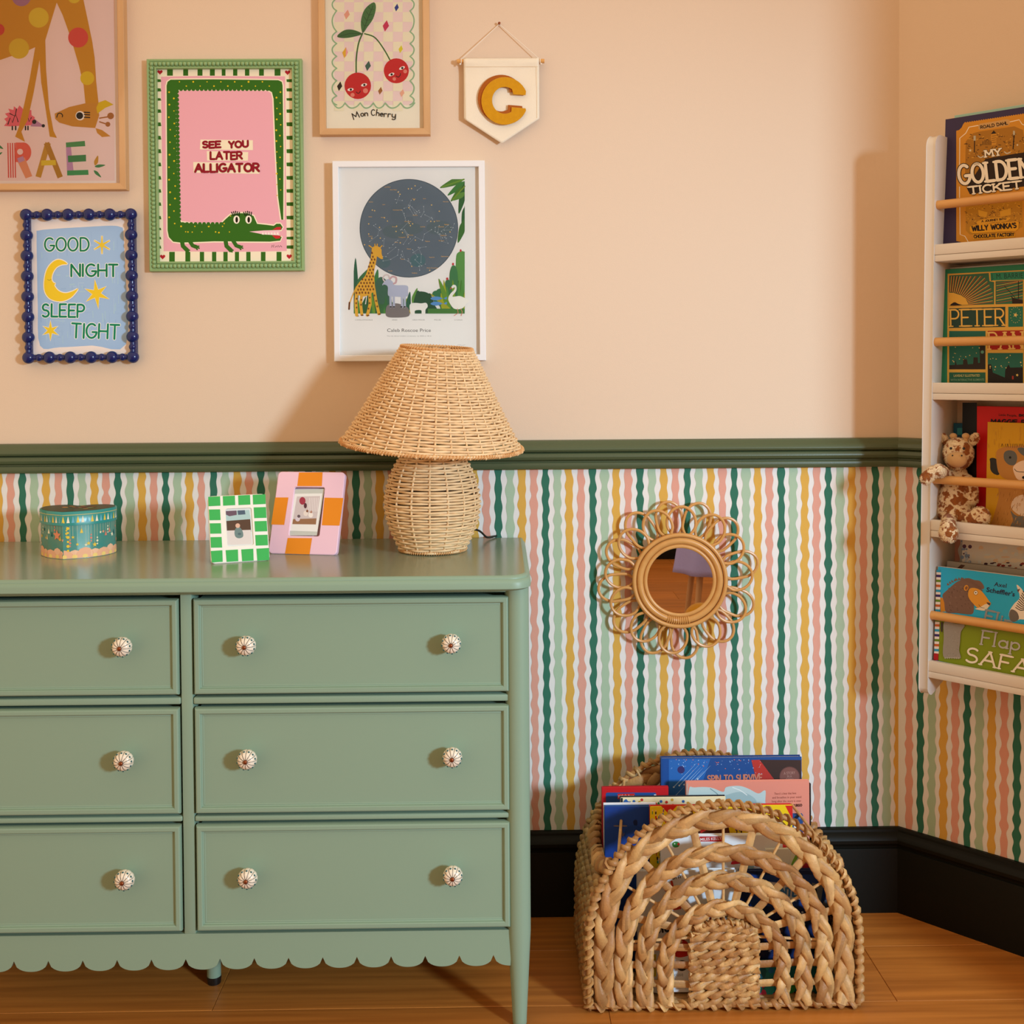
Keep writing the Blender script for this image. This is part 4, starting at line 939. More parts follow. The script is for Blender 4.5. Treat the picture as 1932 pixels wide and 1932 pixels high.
def pink_photo(cv):
    cv.poly([(1525, 285), (1690, 282), (1650, 525), (1480, 525)], '#c5c9c0'); cv.poly([(1535, 308), (1678, 306), (1652, 505), (1504, 500)], '#ecebe6'); cv.poly([(1546, 322), (1667, 320), (1645, 468), (1522, 466)], '#cfc3c2')
    cv.poly([(1526, 440), (1648, 436), (1645, 468), (1522, 466)], '#9a7253')
    for (x, y, a, b, c) in ((1575, 345, 16, 20, '#a33b4c'), (1590, 370, 8, 14, '#5c3840'), (1592, 410, 12, 14, '#e8dcd2'), (1618, 418, 12, 14, '#f0e8e0'), (1600, 398, 6, 7, '#8c5e48'), (1620, 402, 6, 7, '#b0806a'), (1550, 440, 12, 12, '#d8ccd4'), (1556, 425, 8, 8, '#6a5a60')): cv.circ(x, y, a, c, b)
    for k in range(6): cv.line([(1612+k*9, 330), (1608+k*9, 400)], 2.5, '#efe8e6')
photo_frame('small green and white checked photo frame standing in front of the pink one', -.4797, -.2824, .3475, .4035, .1071, .1299, .010, (-.21, .245, .235, .80), mat('frame_cream', '#ece8dc', .35, .5), cG, green_grid, green_photo)
photo_frame('pink and orange checked photo frame behind the green one beside the lamp', -.3801, -.2029, -.1985, .3486, .1391, .164, .012, (-.235, .225, .215, .815), mat('frame_pink', '#efc6d6', .35, .5), cG, pink_check, pink_photo)

# --- heart shaped keepsake box
def heart_outline(n=64):
    P = []
    for i in range(n):
        t = 2*pi*i/n; P.append(Vector((16*sin(t)**3, 13*cos(t)-5*cos(2*t)-2*cos(3*t)-cos(4*t)+2.5))/16)
    return P
hb = thing('keepsake_box', 'teal heart shaped box with stars and peach clouds at the left of the dresser', 'box', (-.825, -.155, TOPZ))
pf = atz(118, 1056, TOPZ); pl_ = atz(69, 1047, TOPZ); pr_ = atz(219, 1034, TOPZ)
ang = radians(20)      # the point of the heart turned toward the camera
def hout(scale):
    out = []
    tip = (.004, -.095); side = [(tip[0], tip[1]), (.028, -.086), (.062, -.062), (.080, -.030), (.084, 0.002), (.070, .030), (.044, .042), (.018, .036), (.0, .020), (-.018, .032), (-.040, .038), (-.066, .024), (-.074, -.002), (-.064, -.038), (-.036, -.072)]
    side = [(x*.92, y*.9) for x, y in side]; c = cat(side[1:], 5, False)
    c = [side[0]]+c
    return [Vector((x, y, 0))*1 for x, y in c], None
HO = hout(1)[0]
HC = Vector((pf.x-HO[0].x, pf.y-HO[0].y, 0))
def hrings(offs):
    res = []
    for o_, z in offs:
        r_ = []
        n = len(HO)
        for i, p in enumerate(HO):
            a, b = HO[i-1], HO[(i+1) % n]; t = (b-a).normalized(); nn = Vector((t.y, -t.x, 0)); r_.append(HC+p+nn*o_+Vector((0, 0, z)))
        res.append(r_)
    return res
def loft(rings, mb, cap=True):
    n = len(rings[0]); vs = [p for r in rings for p in r]; fs = []
    for j in range(len(rings)-1):
        for i in range(n): fs.append([j*n+i, j*n+(i+1) % n, (j+1)*n+(i+1) % n, (j+1)*n+i])
    if cap: fs += [list(range(n))[::-1], [len(rings)*n-n+i for i in range(n)]]
    return mb.add(vs, fs)
mat('box_teal', '#3d8c83', .3, .5, noise=((40, 40, 60), .4, '#6f8d76')); mat('box_lid', '#2f8f88', .3, .5); mat('box_lid_top', '#3f4a34', .3, .5, noise=((60, 60, 60), .6, '#8a5a3a'))
HB = .090
m = loft(hrings([(-.002, TOPZ), (-.002, TOPZ+.07)]), MB()); m.build('box_body', 'box_teal', hb, angle=50)
m = loft(hrings([(0, TOPZ+.064), (0, TOPZ+HB-.001), (-.001, TOPZ+HB)]), MB()); lid = m.build('lid', 'box_lid', hb, angle=50)
# flat pictures that follow the walls of the box
def along(i_frac, z, off):
    n = len(HO); f = i_frac*n; i = int(math.floor(f)); t = f-i; p = HO[i % n].lerp(HO[(i+1) % n], t); a, b = HO[i % n], HO[(i+1) % n]
    tt = (b-a).normalized(); nn = Vector((tt.y, -tt.x, 0)); return HC+p+nn*off+Vector((0, 0, z))
lens = [0]; 
for i in range(len(HO)): lens.append(lens[-1]+(HO[(i+1) % len(HO)]-HO[i]).length)
PER = lens[-1]
def onwall(s_, z, off):
    s_ = s_ % PER
    for i in range(len(HO)):
        if lens[i+1] >= s_: break
    return along((i+(s_-lens[i])/(lens[i+1]-lens[i]))/len(HO), z, off)
m = MB(); rr = random.Random(2)
def wallshape(mb, pts, off, col):
    n = len(pts); c = (sum(p[0] for p in pts)/n, sum(p[1] for p in pts)/n); P = [onwall(s_, TOPZ+z, off) for s_, z in pts]; Q = [onwall((s_+c[0])/2, TOPZ+(z+c[1])/2, off) for s_, z in pts]
    mb.add(P+Q+[onwall(c[0], TOPZ+c[1], off)], [[i, (i+1) % n, n+(i+1) % n, n+i] for i in range(n)]+[[n+i, n+(i+1) % n, 2*n] for i in range(n)], lin(col))
def wcirc(mb, s0, z0, r, off, col, h=None, n=12): wallshape(mb, [(s0+r*cos(2*pi*k/n), max(.0008, z0+(h or r)*sin(2*pi*k/n))) for k in range(n)], off, col)
def wstar(mb, s0, z0, r, off, col): wallshape(mb, [(s0+(r if k % 2 == 0 else r*.45)*cos(pi/2+pi*k/5), z0+(r if k % 2 == 0 else r*.45)*sin(pi/2+pi*k/5)) for k in range(10)], off, col)
lo = -.13; hi = .19; s_ = lo; k = 0
m2 = MB(); fr = -.002
while s_ < hi:
    wcirc(m, s_, .001, .014+.004*(k % 2), fr+.0004+.00012*(k % 2), '#eeb48c' if k % 2 else '#f2c19b', .016+.004*(k % 3 == 0)); wcirc(m, s_, .004, .005, fr+.0007, '#f3d27a', .004); s_ += .019; k += 1
s_ = lo+.004
while s_ < hi:
    z = rr.uniform(.024, .054); c = rr.choice(('#e9c341', '#e0836a', '#f0e6c0', '#1d5f63', '#e9c341', '#e8a07a'))
    for q in range(4): wallshape(m, [(s_-.0002, z+.002), (s_+.0002, z+.002), (s_+.0002, .063), (s_-.0002, .063)], fr+.0003, '#d9d7b0') if q == 0 else None
    ty = rr.random()
    if ty < .4: wstar(m, s_, z, rr.uniform(.0028, .0050), fr+.0005, c)
    elif ty < .7: wallshape(m, [(s_-.003, z-.004), (s_+.003, z-.004), (s_, z+.006)], fr+.0005, c)
    else:
        for q in range(3): wcirc(m, s_, z+q*.006, .0016+.0006*(q == 1), fr+.0005, c, n=8)
    s_ += rr.uniform(.005, .0085)
wstar(m, -.016, .045, .011, fr+.0009, '#e69069')
for q in range(6): wcirc(m, .010, .016+q*.0085, .0022+.0008*(q % 2), fr+.0010, '#ecc53f', n=8)
m.build('printed_stars', 'glossy_cover', hb, smooth=False)
m = MB(); s_ = lo; k = 0
while s_ < hi: wallshape(m, [(s_-.0028, .069), (s_+.0028, .069), (s_+.001, .078), (s_, .082), (s_-.001, .078)], .0004, ('#e9c84a', '#f0e6c8', '#6fb3c4')[k % 3]); s_ += .0088; k += 1
s_ = lo
while s_ < hi-.004: wallshape(m, [(s_, .0835), (s_+.004, .0835), (s_+.004, .0845), (s_, .0845)], .0003, '#d9c070'); s_ += .004
m.build('printed_trees', 'glossy_cover', lid, smooth=False)
m = MB(); topr = hrings([(-.003, TOPZ+HB+.0004)])[0]; m.add(topr, [list(range(len(topr)))], lin('#46492f')); rr = random.Random(6)
for k in range(26):
    a = rr.uniform(0, 2*pi); q = rr.uniform(.0, 1); c = HC+Vector((.012+.045*q*cos(a), -.014+.030*q*sin(a), TOPZ+HB+.0006+k*.00002)); r_ = rr.uniform(.003, .008)
    m.add([c+Vector((r_*cos(t), r_*.7*sin(t), 0)) for t in [2*pi*i/9 for i in range(9)]], [list(range(9))], lin(rr.choice(('#b5523a', '#c98a4a', '#6a7a4a', '#8a9a5a', '#d9b45a', '#7a3a2a'))))
m.build('printed_picture', 'glossy_cover', lid, smooth=False)

# --- wicker table lamp
LX, LY = -.130, -.165
lamp = thing('table_lamp', 'woven wicker table lamp with a wide tilted shade on a round base', 'lamp', (LX, LY, TOPZ))
def weave(mb, prof, M, N, tr, amp, pitch, seg=4, lean=0):
    """rows of cane going in front of and behind N upright stakes"""
    ln = [0]
    for (a, b), (c, d) in zip(prof[:-1], prof[1:]): ln.append(ln[-1]+math.hypot(c-a, d-b))
    rows_ = int(ln[-1]/pitch); rr = random.Random(N)
    def pr(s_):
        for i in range(len(prof)-1):
            if ln[i+1] >= s_ or i == len(prof)-2:
                t = (s_-ln[i])/(ln[i+1]-ln[i]); t = min(max(t, 0), 1); return prof[i][0]+(prof[i+1][0]-prof[i][0])*t, prof[i][1]+(prof[i+1][1]-prof[i][1])*t
    for k in range(rows_+1):
        s_ = k*pitch; jit = [rr.uniform(-.15, .15)*pitch for _ in range(N)]; n = N*seg; path = []
        for i in range(n):
            a = 2*pi*i/n; j = jit[(i//seg) % N]*(1-i % seg/seg)+jit[(i//seg+1) % N]*(i % seg/seg)
            r_, z = pr(min(max(s_+j, 0), ln[-1])); r_ += amp*cos(N*a/2+pi*k)
            path.append(M @ Vector((r_*cos(a), r_*sin(a), z)))
        mb.tube(path, tr*rr.uniform(.92, 1.06), 6, closed=True)
    return pr, ln[-1]
body = [(.0640, .004), (.070, .018), (.078, .035), (.0865, .058), (.0905, .080), (.0915, .095), (.0895, .115), (.083, .142), (.073, .165), (.061, .185), (.052, .20)]
T0 = Matrix.Translation((LX, LY, TOPZ))
m = MB(); weave(m, cat(body, 3), T0, 16, .0026, .0026, .0054, 6); o = m.build('woven_base', 'wicker', lamp, angle=80); o['kind'] = 'stuff'
m = MB(); cb = cat(body, 2)
for k in range(16):
    a = 2*pi*k/16; m.tube([T0 @ Vector((r_*cos(a), r_*sin(a), z)) for r_, z in cb], .0021, 6)
m.build('stakes', 'wicker', lamp)['kind'] = 'stuff'
m = MB(); m.lathe([(max(r_-.0055, .001), z) for r_, z in body], T0, 32); m.build('dark_core', 'weave_hole_shade', lamp)  # added core, coloured dark for the shade in the holes of the weave
def rope_ring(mb, R_, z, r_, M, turns, tr):
    """hoop lashed round with thin cane"""
    mb.tube([M @ Vector((R_*cos(2*pi*i/64), R_*sin(2*pi*i/64), z)) for i in range(64)], r_*.8, 8, closed=True)
    n = turns*8; path = []
    for i in range(n):
        a = 2*pi*i/n; q = 2*pi*turns*i/n; path.append(M @ Vector(((R_+r_*cos(q))*cos(a), (R_+r_*cos(q))*sin(a), z+r_*sin(q))))
    mb.tube(path, tr, 5, closed=True)
m = MB(); rope_ring(m, .0645, .0042, .0030, T0, 90, .0012); m.build('foot_rim', 'wicker_rim', lamp)
m = MB(); m.tube([(LX, LY, TOPZ+.18), (LX, LY, TOPZ+.27)], .007, 12); m.build('stem', 'copper', lamp)
m = MB(); m.tube(cat([(LX+.04, LY+.08, TOPZ+.03), (LX+.085, LY+.10, TOPZ+.025), (LX+.105, LY+.125, TOPZ+.006), (LX+.12, LY+.150, TOPZ+.0035), (LX+.125, LY+.160, TOPZ+.0028)], 5), .0022, 8); m.build('cable', 'black_cable', lamp)
ST = Matrix.Translation((LX, LY, 1.015)) @ Matrix.Rotation(radians(3.6), 4, 'Y') @ Matrix.Rotation(radians(3.5), 4, 'X')
shade = [(.1760, .0), (.1700, .006), (.158, .026), (.135, .066), (.108, .116), (.090, .150), (.0775, .172), (.0690, .186)]
m = MB(); weave(m, cat(shade, 3), ST, 34, .0026, .0028, .0056, 4); sh = m.build('shade', 'wicker', lamp, angle=80); sh['kind'] = 'stuff'
m = MB(); cs = cat(shade, 2)
for k in range(34):
    a = 2*pi*k/34; pts = [ST @ Vector((r_*cos(a), r_*sin(a), z)) for r_, z in cs]; pts = [pts[0]+(pts[0]-pts[1]).normalized()*.007]+pts; m.tube(pts, .0020, 5)
m.build('shade_stakes', 'wicker', lamp)['kind'] = 'stuff'
m = MB(); rope_ring(m, .1775, -.001, .0034, ST, 180, .0012); m.build('shade_bottom_rim', 'wicker_rim', lamp)
m = MB(); rope_ring(m, .0685, .1885, .0030, ST, 70, .0012); m.build('shade_top_rim', 'wicker_rim', lamp)
m = MB()
for k in range(3):
    a = 2*pi*k/3+.4; m.tube([ST @ Vector((0, 0, .17)), ST @ Vector((.067*cos(a), .067*sin(a), .18))], .0015, 6)
m.tube([ST @ Vector((.02*cos(t), .02*sin(t), .17)) for t in [2*pi*i/24 for i in range(24)]], .002, 6, closed=True); m.build('shade_carrier', 'copper', lamp)

# ================================================================== RATTAN MIRROR
MYY = -.030; mc = at(1282.5, 1095, MYY)
mir = thing('rattan_mirror', 'round rattan mirror with looping petals hung on the striped wallpaper', 'mirror', (mc.x, 0, mc.z-.17))
MS = (CAM.y*-1-.03)/FPX*.18116      # metres per unit of the enlarged view
def MP(r_, a, y): return Vector((mc.x+r_*MS*cos(radians(a)), y, mc.z+r_*MS*sin(radians(a))))
def hoop(nm, R_, r_, y, lab=None):
    m = MB(); m.tube([MP(R_, 360*i/96, y) for i in range(96)], r_, 14, closed=True); return m.build(nm, 'rattan', mir)
hoop('outer_hoop', 480, .0045, MYY-.004); hoop('main_hoop', 419, .0073, MYY-.001); hoop('inner_hoop', 362, .0044, MYY-.002)
hoop('back_hoop', 470, .0042, MYY+.012)
m = MB(); m.lathe([(.0001, 0), (348*MS, 0), (348*MS, .004), (.0001, .004)], Matrix.Translation((mc.x, MYY, mc.z)) @ Matrix.Rotation(pi/2, 4, 'X'), 64)
m.build('mirror_glass', 'mirror_glass', mir, angle=20)
m = MB(); m.lathe([(.0001, 0), (470*MS, 0), (470*MS, .006), (.0001, .006)], Matrix.Translation((mc.x, MYY+.010, mc.z)) @ Matrix.Rotation(pi/2, 4, 'X'), 48); m.build('back_plate', 'rattan', mir)
m = MB()
for k in range(11):
    a = 252+k*3.0; c = MP(420, a, MYY-.001); er = (MP(430, a, 0)-MP(410, a, 0)).normalized()
    m.tube([c+er*(.0076*cos(t))+Vector((0, -.0076*sin(t), 0)) for t in [2*pi*i/16 for i in range(16)]], .0019, 6, closed=True)
m.build('binding', 'rattan', mir)
rr = random.Random(9)
def petal(a, y, tip, wd, end):
    R0 = 478; cr = tip-150; pts = [(R0, -wd*.74), (560, -wd*.94)] + [(cr+150*cos(t), wd*1.02*sin(t)) for t in [-pi/2+pi*i/10 for i in range(11)]] + [(560, wd*.94), (R0, wd*.74)]
    P = []
    for i, (r_, q) in enumerate(pts):
        q = q*(630/r_) if r_ > 500 else q
        P.append(MP(r_, a+q, y+end*(i/14-.5)))
    m = MB(); m.tube(cat([tuple(p) for p in P], 3), .0031, 8); m.build('petal_loop', 'rattan', mir)
for a in (88, 59, 33, 3, -29, -62, -97, -127, -158, 173, 141, 112): petal(a+rr.uniform(-1, 1), MYY+.003, rr.uniform(765, 785), 13.5, .006)
for a in (99, 73, 46, 13, -22, -50, -85, -113, -143, -173, 155, 127): petal(a, MYY+.010, rr.uniform(825, 860), 12.5, -.006)

# ================================================================== WALL BOOKSHELF ON THE ANGLED WALL
S0, S1, SD, SZ0, SZ1 = .1030, .700, .121, .5075, 1.613; LEAN = .013
shelf = thing('wall_bookshelf', 'narrow white wall shelf with wooden rods holding picture books upright', 'bookshelf', rw((S0+S1)/2, SZ0))
def sbox(m, s0, s1, z0, z1, d0, d1, bev=.0012, col=None, mi=0):
    bm = bmesh.new(); bmesh.ops.create_cube(bm, size=1)
    for v in bm.verts: v.co = Vector(((s0+s1)/2+v.co.x*(s1-s0), (d0+d1)/2+v.co.y*(d1-d0), (z0+z1)/2+v.co.z*(z1-z0)))
    if bev: bmesh.ops.bevel(bm, geom=bm.edges[:], offset=bev, segments=2, profile=.5, affect='EDGES')
    for v in bm.verts: v.co = rw(v.co.x, v.co.z, v.co.y)
    return m.frombm(bm, None, col, mi)
for sa in (S0, S1-.0185):
    m = MB(); e = .0016
    out = [(0, SZ1)] + [(SD-.022+.022*sin(t), SZ1-.022+.022*cos(t)) for t in [pi/2*i/8 for i in range(9)]] + [(SD-.020+.020*cos(t), SZ0+.020-.020*sin(t)) for t in [pi/2*.2+pi/2*.8*i/8 for i in range(9)]] + [(.0, SZ0+.032)]
    rings = []
    def inset(o_):
        n = len(out); res = []
        for i in range(n):
            a, b, c = Vector(out[i-1]), Vector(out[i]), Vector(out[(i+1) % n]); t1, t2 = (b-a).normalized(), (c-b).normalized(); n1 = Vector((t1.y, -t1.x)); n2 = Vector((t2.y, -t2.x)); nn = (n1+n2).normalized(); res.append(b-nn*o_)
        return res
    for ss, o_ in ((sa, e), (sa+.0006, .0004), (sa+e, 0), (sa+.0185-e, 0), (sa+.0185-.0006, .0004), (sa+.0185, e)): rings.append([rw(ss+LEAN*(p.y-.8), p.y, max(p.x, .0002)) for p in inset(o_)])
    loft(rings, m); m.build('side_panel', 'white_paint', shelf, angle=30)
SI0, SI1 = S0+.0185, S1-.0185
LV = [1.3655, 1.095, .8245, .544]; RD_ = [1.477, 1.2085, .9373, .6670]
for z in LV:
    m = MB(); sbox(m, SI0+LEAN*(z-.8), SI1+LEAN*(z-.8), z, z+.0125, .002, SD-.002); bd = m.build('shelf_board', 'white_paint', shelf)
    m = MB(); sbox(m, SI0+LEAN*(z-.8), SI1+LEAN*(z-.8), z+.0130, z+.0335, SD-.014, SD-.0015); m.build('front_lip', 'white_paint', shelf)
for z in RD_:
    m = MB(); m.tube([rw(SI0-.004+LEAN*(z-.8), z, SD-.0125), rw(SI1+.004+LEAN*(z-.8), z, SD-.0125)], .0087, 20); m.build('rod', 'dowel_wood', shelf)
m = MB(); sbox(m, SI0, SI1, SZ1-.12, SZ1-.09, .001, .012); m.build('back_rail', 'white_paint', shelf)

def book(name, label, O, ux, uz, nf, w_, h_, t, col, crop=None, draw=None, spine=None, gloss='glossy_cover', cat_='book', pages=True, group=None):
    """O bottom left corner of the front cover; ux along the width, uz up, nf out of the front"""
    root = thing(name, label, cat_, O+ux*(w_/2)-nf*(t/2), group)
    def P(u, v, d): return O+ux*u+uz*v+nf*d
    ct = min(.0022, t*.25)
    def slab(m, u0, u1, v0, v1, d0, d1, c, bev=.0006):
        bm = bmesh.new(); bmesh.ops.create_cube(bm, size=1)
        for v in bm.verts: v.co = Vector(((u0+u1)/2+v.co.x*(u1-u0), (v0+v1)/2+v.co.y*(v1-v0), (d0+d1)/2+v.co.z*(d1-d0)))
        if bev: bmesh.ops.bevel(bm, geom=bm.edges[:], offset=bev, segments=1, affect='EDGES')
        for v in bm.verts: v.co = P(v.co.x, v.co.y, v.co.z)
        m.frombm(bm, None, lin(c))
    m = MB(); slab(m, 0, w_, 0, h_, -ct, 0, col); slab(m, 0, w_, 0, h_, -t, -t+ct, spine or col); slab(m, 0, ct, 0, h_, -t+.0003, -.0003, spine or col, 0)
    m.build('cover', gloss, root, smooth=False)
    m = MB(); slab(m, ct, w_-.003, .003, h_-.003, -t+ct, -ct, '#efe6d2', 0); m.build('page_block', 'pages', root, smooth=False)
    if draw:
        cv = Canvas(O+nf*.0003, nf, crop); draw(cv); cv.build('cover_print', root, gloss)
    return root
def shelf_book(label, px0, pyt, d, lvl, w_, t, col, crop=None, draw=None, spine=None, tilt=.06, dleft=0, **k):
    """front cover standing on board lvl at distance d from the wall at its foot, leaning back a little"""
    zb = LV[lvl]+.0130
    # left edge seen at px0, top edge seen at pyt
    p = atp(px0, (pyt+LVPX[lvl])/2, rw(0, 0, d), NW); s_ = (p-CN).dot(U)
    q = atp(px0+40, pyt, rw(0, 0, d-.012), NW); h_ = q.z-zb
    uz = (Vector((0, 0, 1))-NW*tilt).normalized(); nf = (NW+Vector((0, 0, tilt))).normalized()
    return book('book', label, rw(s_, zb, d), U, uz, nf, w_, h_/uz.z, t, col, crop, draw, spine, group='picture books on the wall shelf', **k)
LVPX = [478, 738, 996, 1262]
k_ = 242/1558; cT = (1690, 180, k_); cP = (1690, 470, k_); cM = (1690, 750, 242/1508); cS = (1690, 1000, 242/1375)
def ticket(cv):
    OG = '#d0902a'; X1 = 2050
    def sl(x, y): return (x, y-(x-735)*.128 if y < 1300 else y-(x-735)*.06)
    edge = [(735, 430), (770, 420), (800, 390), (822, 345)]
    for i in range(40):
        x = 830+i*28; y = 336-(x-830)*.150; edge += [(x, y), (x+14, y-14), (x+28, y-4)]
    edge = [p for p in edge if p[0] < X1] + [(X1, 150), (X1, 1690), (1560, 1735), (1400, 1765), (810, 1800), (790, 1780), (735, 1768)]
    cv.poly(edge, OG)
    W_ = '#f2ead8'
    cv.line([(1330, 335), (1500, 296), (1535, 350), (1600, 375), (1640, 380)], 9, W_); cv.line([(1000, 365), (890, 385), (850, 460), (778, 520), (775, 850)], 9, W_); cv.line([(775, 1110), (775, 1240)], 9, W_); cv.line([(778, 1350), (782, 1690), (840, 1710), (875, 1770), (890, 1800)], 8, W_)
    cv.poly([(850, 560), (900, 500), (940, 460), (1010, 440), (1440, 375), (1545, 420), (1600, 800), (1590, 1000), (840, 1060)], '#a8741f')
    rr = random.Random(31)
    for k in range(150):
        x = rr.uniform(860, 1600); y = rr.uniform(450, 800); cv.line([(x, y), (x+rr.uniform(-34, 34), y+rr.uniform(-14, 14))], 7, rr.choice(('#4a2c0a', '#e0a83a', '#241405', '#2c1808')), flatcap=True)
    cv.poly([(1155, 470), (1190, 425), (1222, 462), (1222, 600), (1160, 610)], '#c98e2c'); cv.tri((1155, 470), (1222, 462), (1190, 425), '#24150a')
    for k in range(4): cv.line([(1165, 495+k*26), (1218, 488+k*26)], 5, '#3a2409', flatcap=True)
    cv.line([(958, 530), (955, 690)], 12, '#24150a'); cv.rect(945, 490, 972, 550, '#b9b39c'); cv.line([(1438, 480), (1425, 650)], 12, '#24150a'); cv.rect(1425, 430, 1448, 480, '#b9b39c')
    for k in range(5): cv.line([(1060+k*24, 600), (1060+k*24, 560-(k % 2)*14)], 8, '#2c1a0b')
    cv.circ(910, 668, 26, '#b8862e'); cv.circ(905, 668, 12, '#d9cfb4'); cv.circ(1480, 620, 44, '#a87726'); cv.circ(1478, 602, 10, '#d9cfb4')
    cv.line([(1000, 735), (1030, 755), (1065, 738)], 12, '#c4c3b4', smooth=True); cv.line([(1320, 685), (1350, 705), (1390, 690)], 12, '#c4c3b4', smooth=True)
    cv.poly([(1090, 770), (1500, 700), (1600, 690), (1600, 1100), (900, 1200), (860, 1120)], '#2c1a0c')
    cv.rrect(1000, 318, 1390, 420, 26, OG) if False else cv.poly([(1004, 365), (1020, 345), (1350, 290), (1385, 300), (1385, 345), (1365, 365), (1035, 420), (1004, 410)], '#caa064')
    cv.write('ROALD DAHL', 1032, 404, 1360, 350, 34, 8, '#2b190b')
    cv.write('MY', 1090, 748, 1278, 722, 76, 20, W_, serif=16, outline=(12, '#20120a'))
    cv.write('GOLDEN', 778, 1080, 1640, 985, 225, 38, W_, serif=26, outline=(18, '#20120a'))
    cv.write('TICKET', 900, 1200, 1520, 1128, 88, 22, W_, serif=18, outline=(12, '#20120a'))
    cv.poly([(850, 1330), (1540, 1280), (1540, 1600), (1400, 1660), (900, 1690), (850, 1640)], '#b98420')
    for k in range(150):
        x = rr.uniform(860, 1530); y = rr.uniform(1310, 1560); cv.line([(x, y), (x+rr.uniform(-26, 26), y+rr.uniform(-18, 18))], 7, rr.choice(('#5a3a10', '#e2ae36', '#4a2c0c', '#e0a92e')), flatcap=True)
    cv.poly([(1000, 1390), (1115, 1420), (1100, 1480), (1010, 1465)], '#dca52c'); cv.poly([(1265, 1410), (1395, 1370), (1400, 1450), (1270, 1475)], '#dca52c')
    cv.sm([(990, 1530), (1150, 1490), (1340, 1480), (1395, 1490), (1330, 1530), (1180, 1540), (1020, 1575)], '#e0a62c', 4); cv.write('A JOURNEY INTO', 1045, 1540, 1340, 1508, 22, 6, '#2b190b')
    cv.poly([(900, 1600), (920, 1580), (1470, 1528), (1495, 1545), (1490, 1620), (1460, 1645), (930, 1675), (900, 1650)], '#e3a41f'); cv.write("WILLY WONKA'S", 930, 1645, 1462, 1605, 56, 15, '#20120a')
    cv.poly([(940, 1690), (1445, 1660), (1445, 1722), (940, 1748)], '#e3a41f'); cv.write('CHOCOLATE FACTORY', 950, 1732, 1436, 1704, 36, 9, '#20120a')
shelf_book('dark purple gift book with an ornate golden ticket cover on the top shelf', 1777, 219, .082, 0, .235, .016, '#3d3354', cT, ticket, '#2e2742')
shelf_book('pale aqua book peeping over the top of the golden ticket book', 1795, 212, .060, 0, .24, .012, '#9cc4b8', tilt=.05)
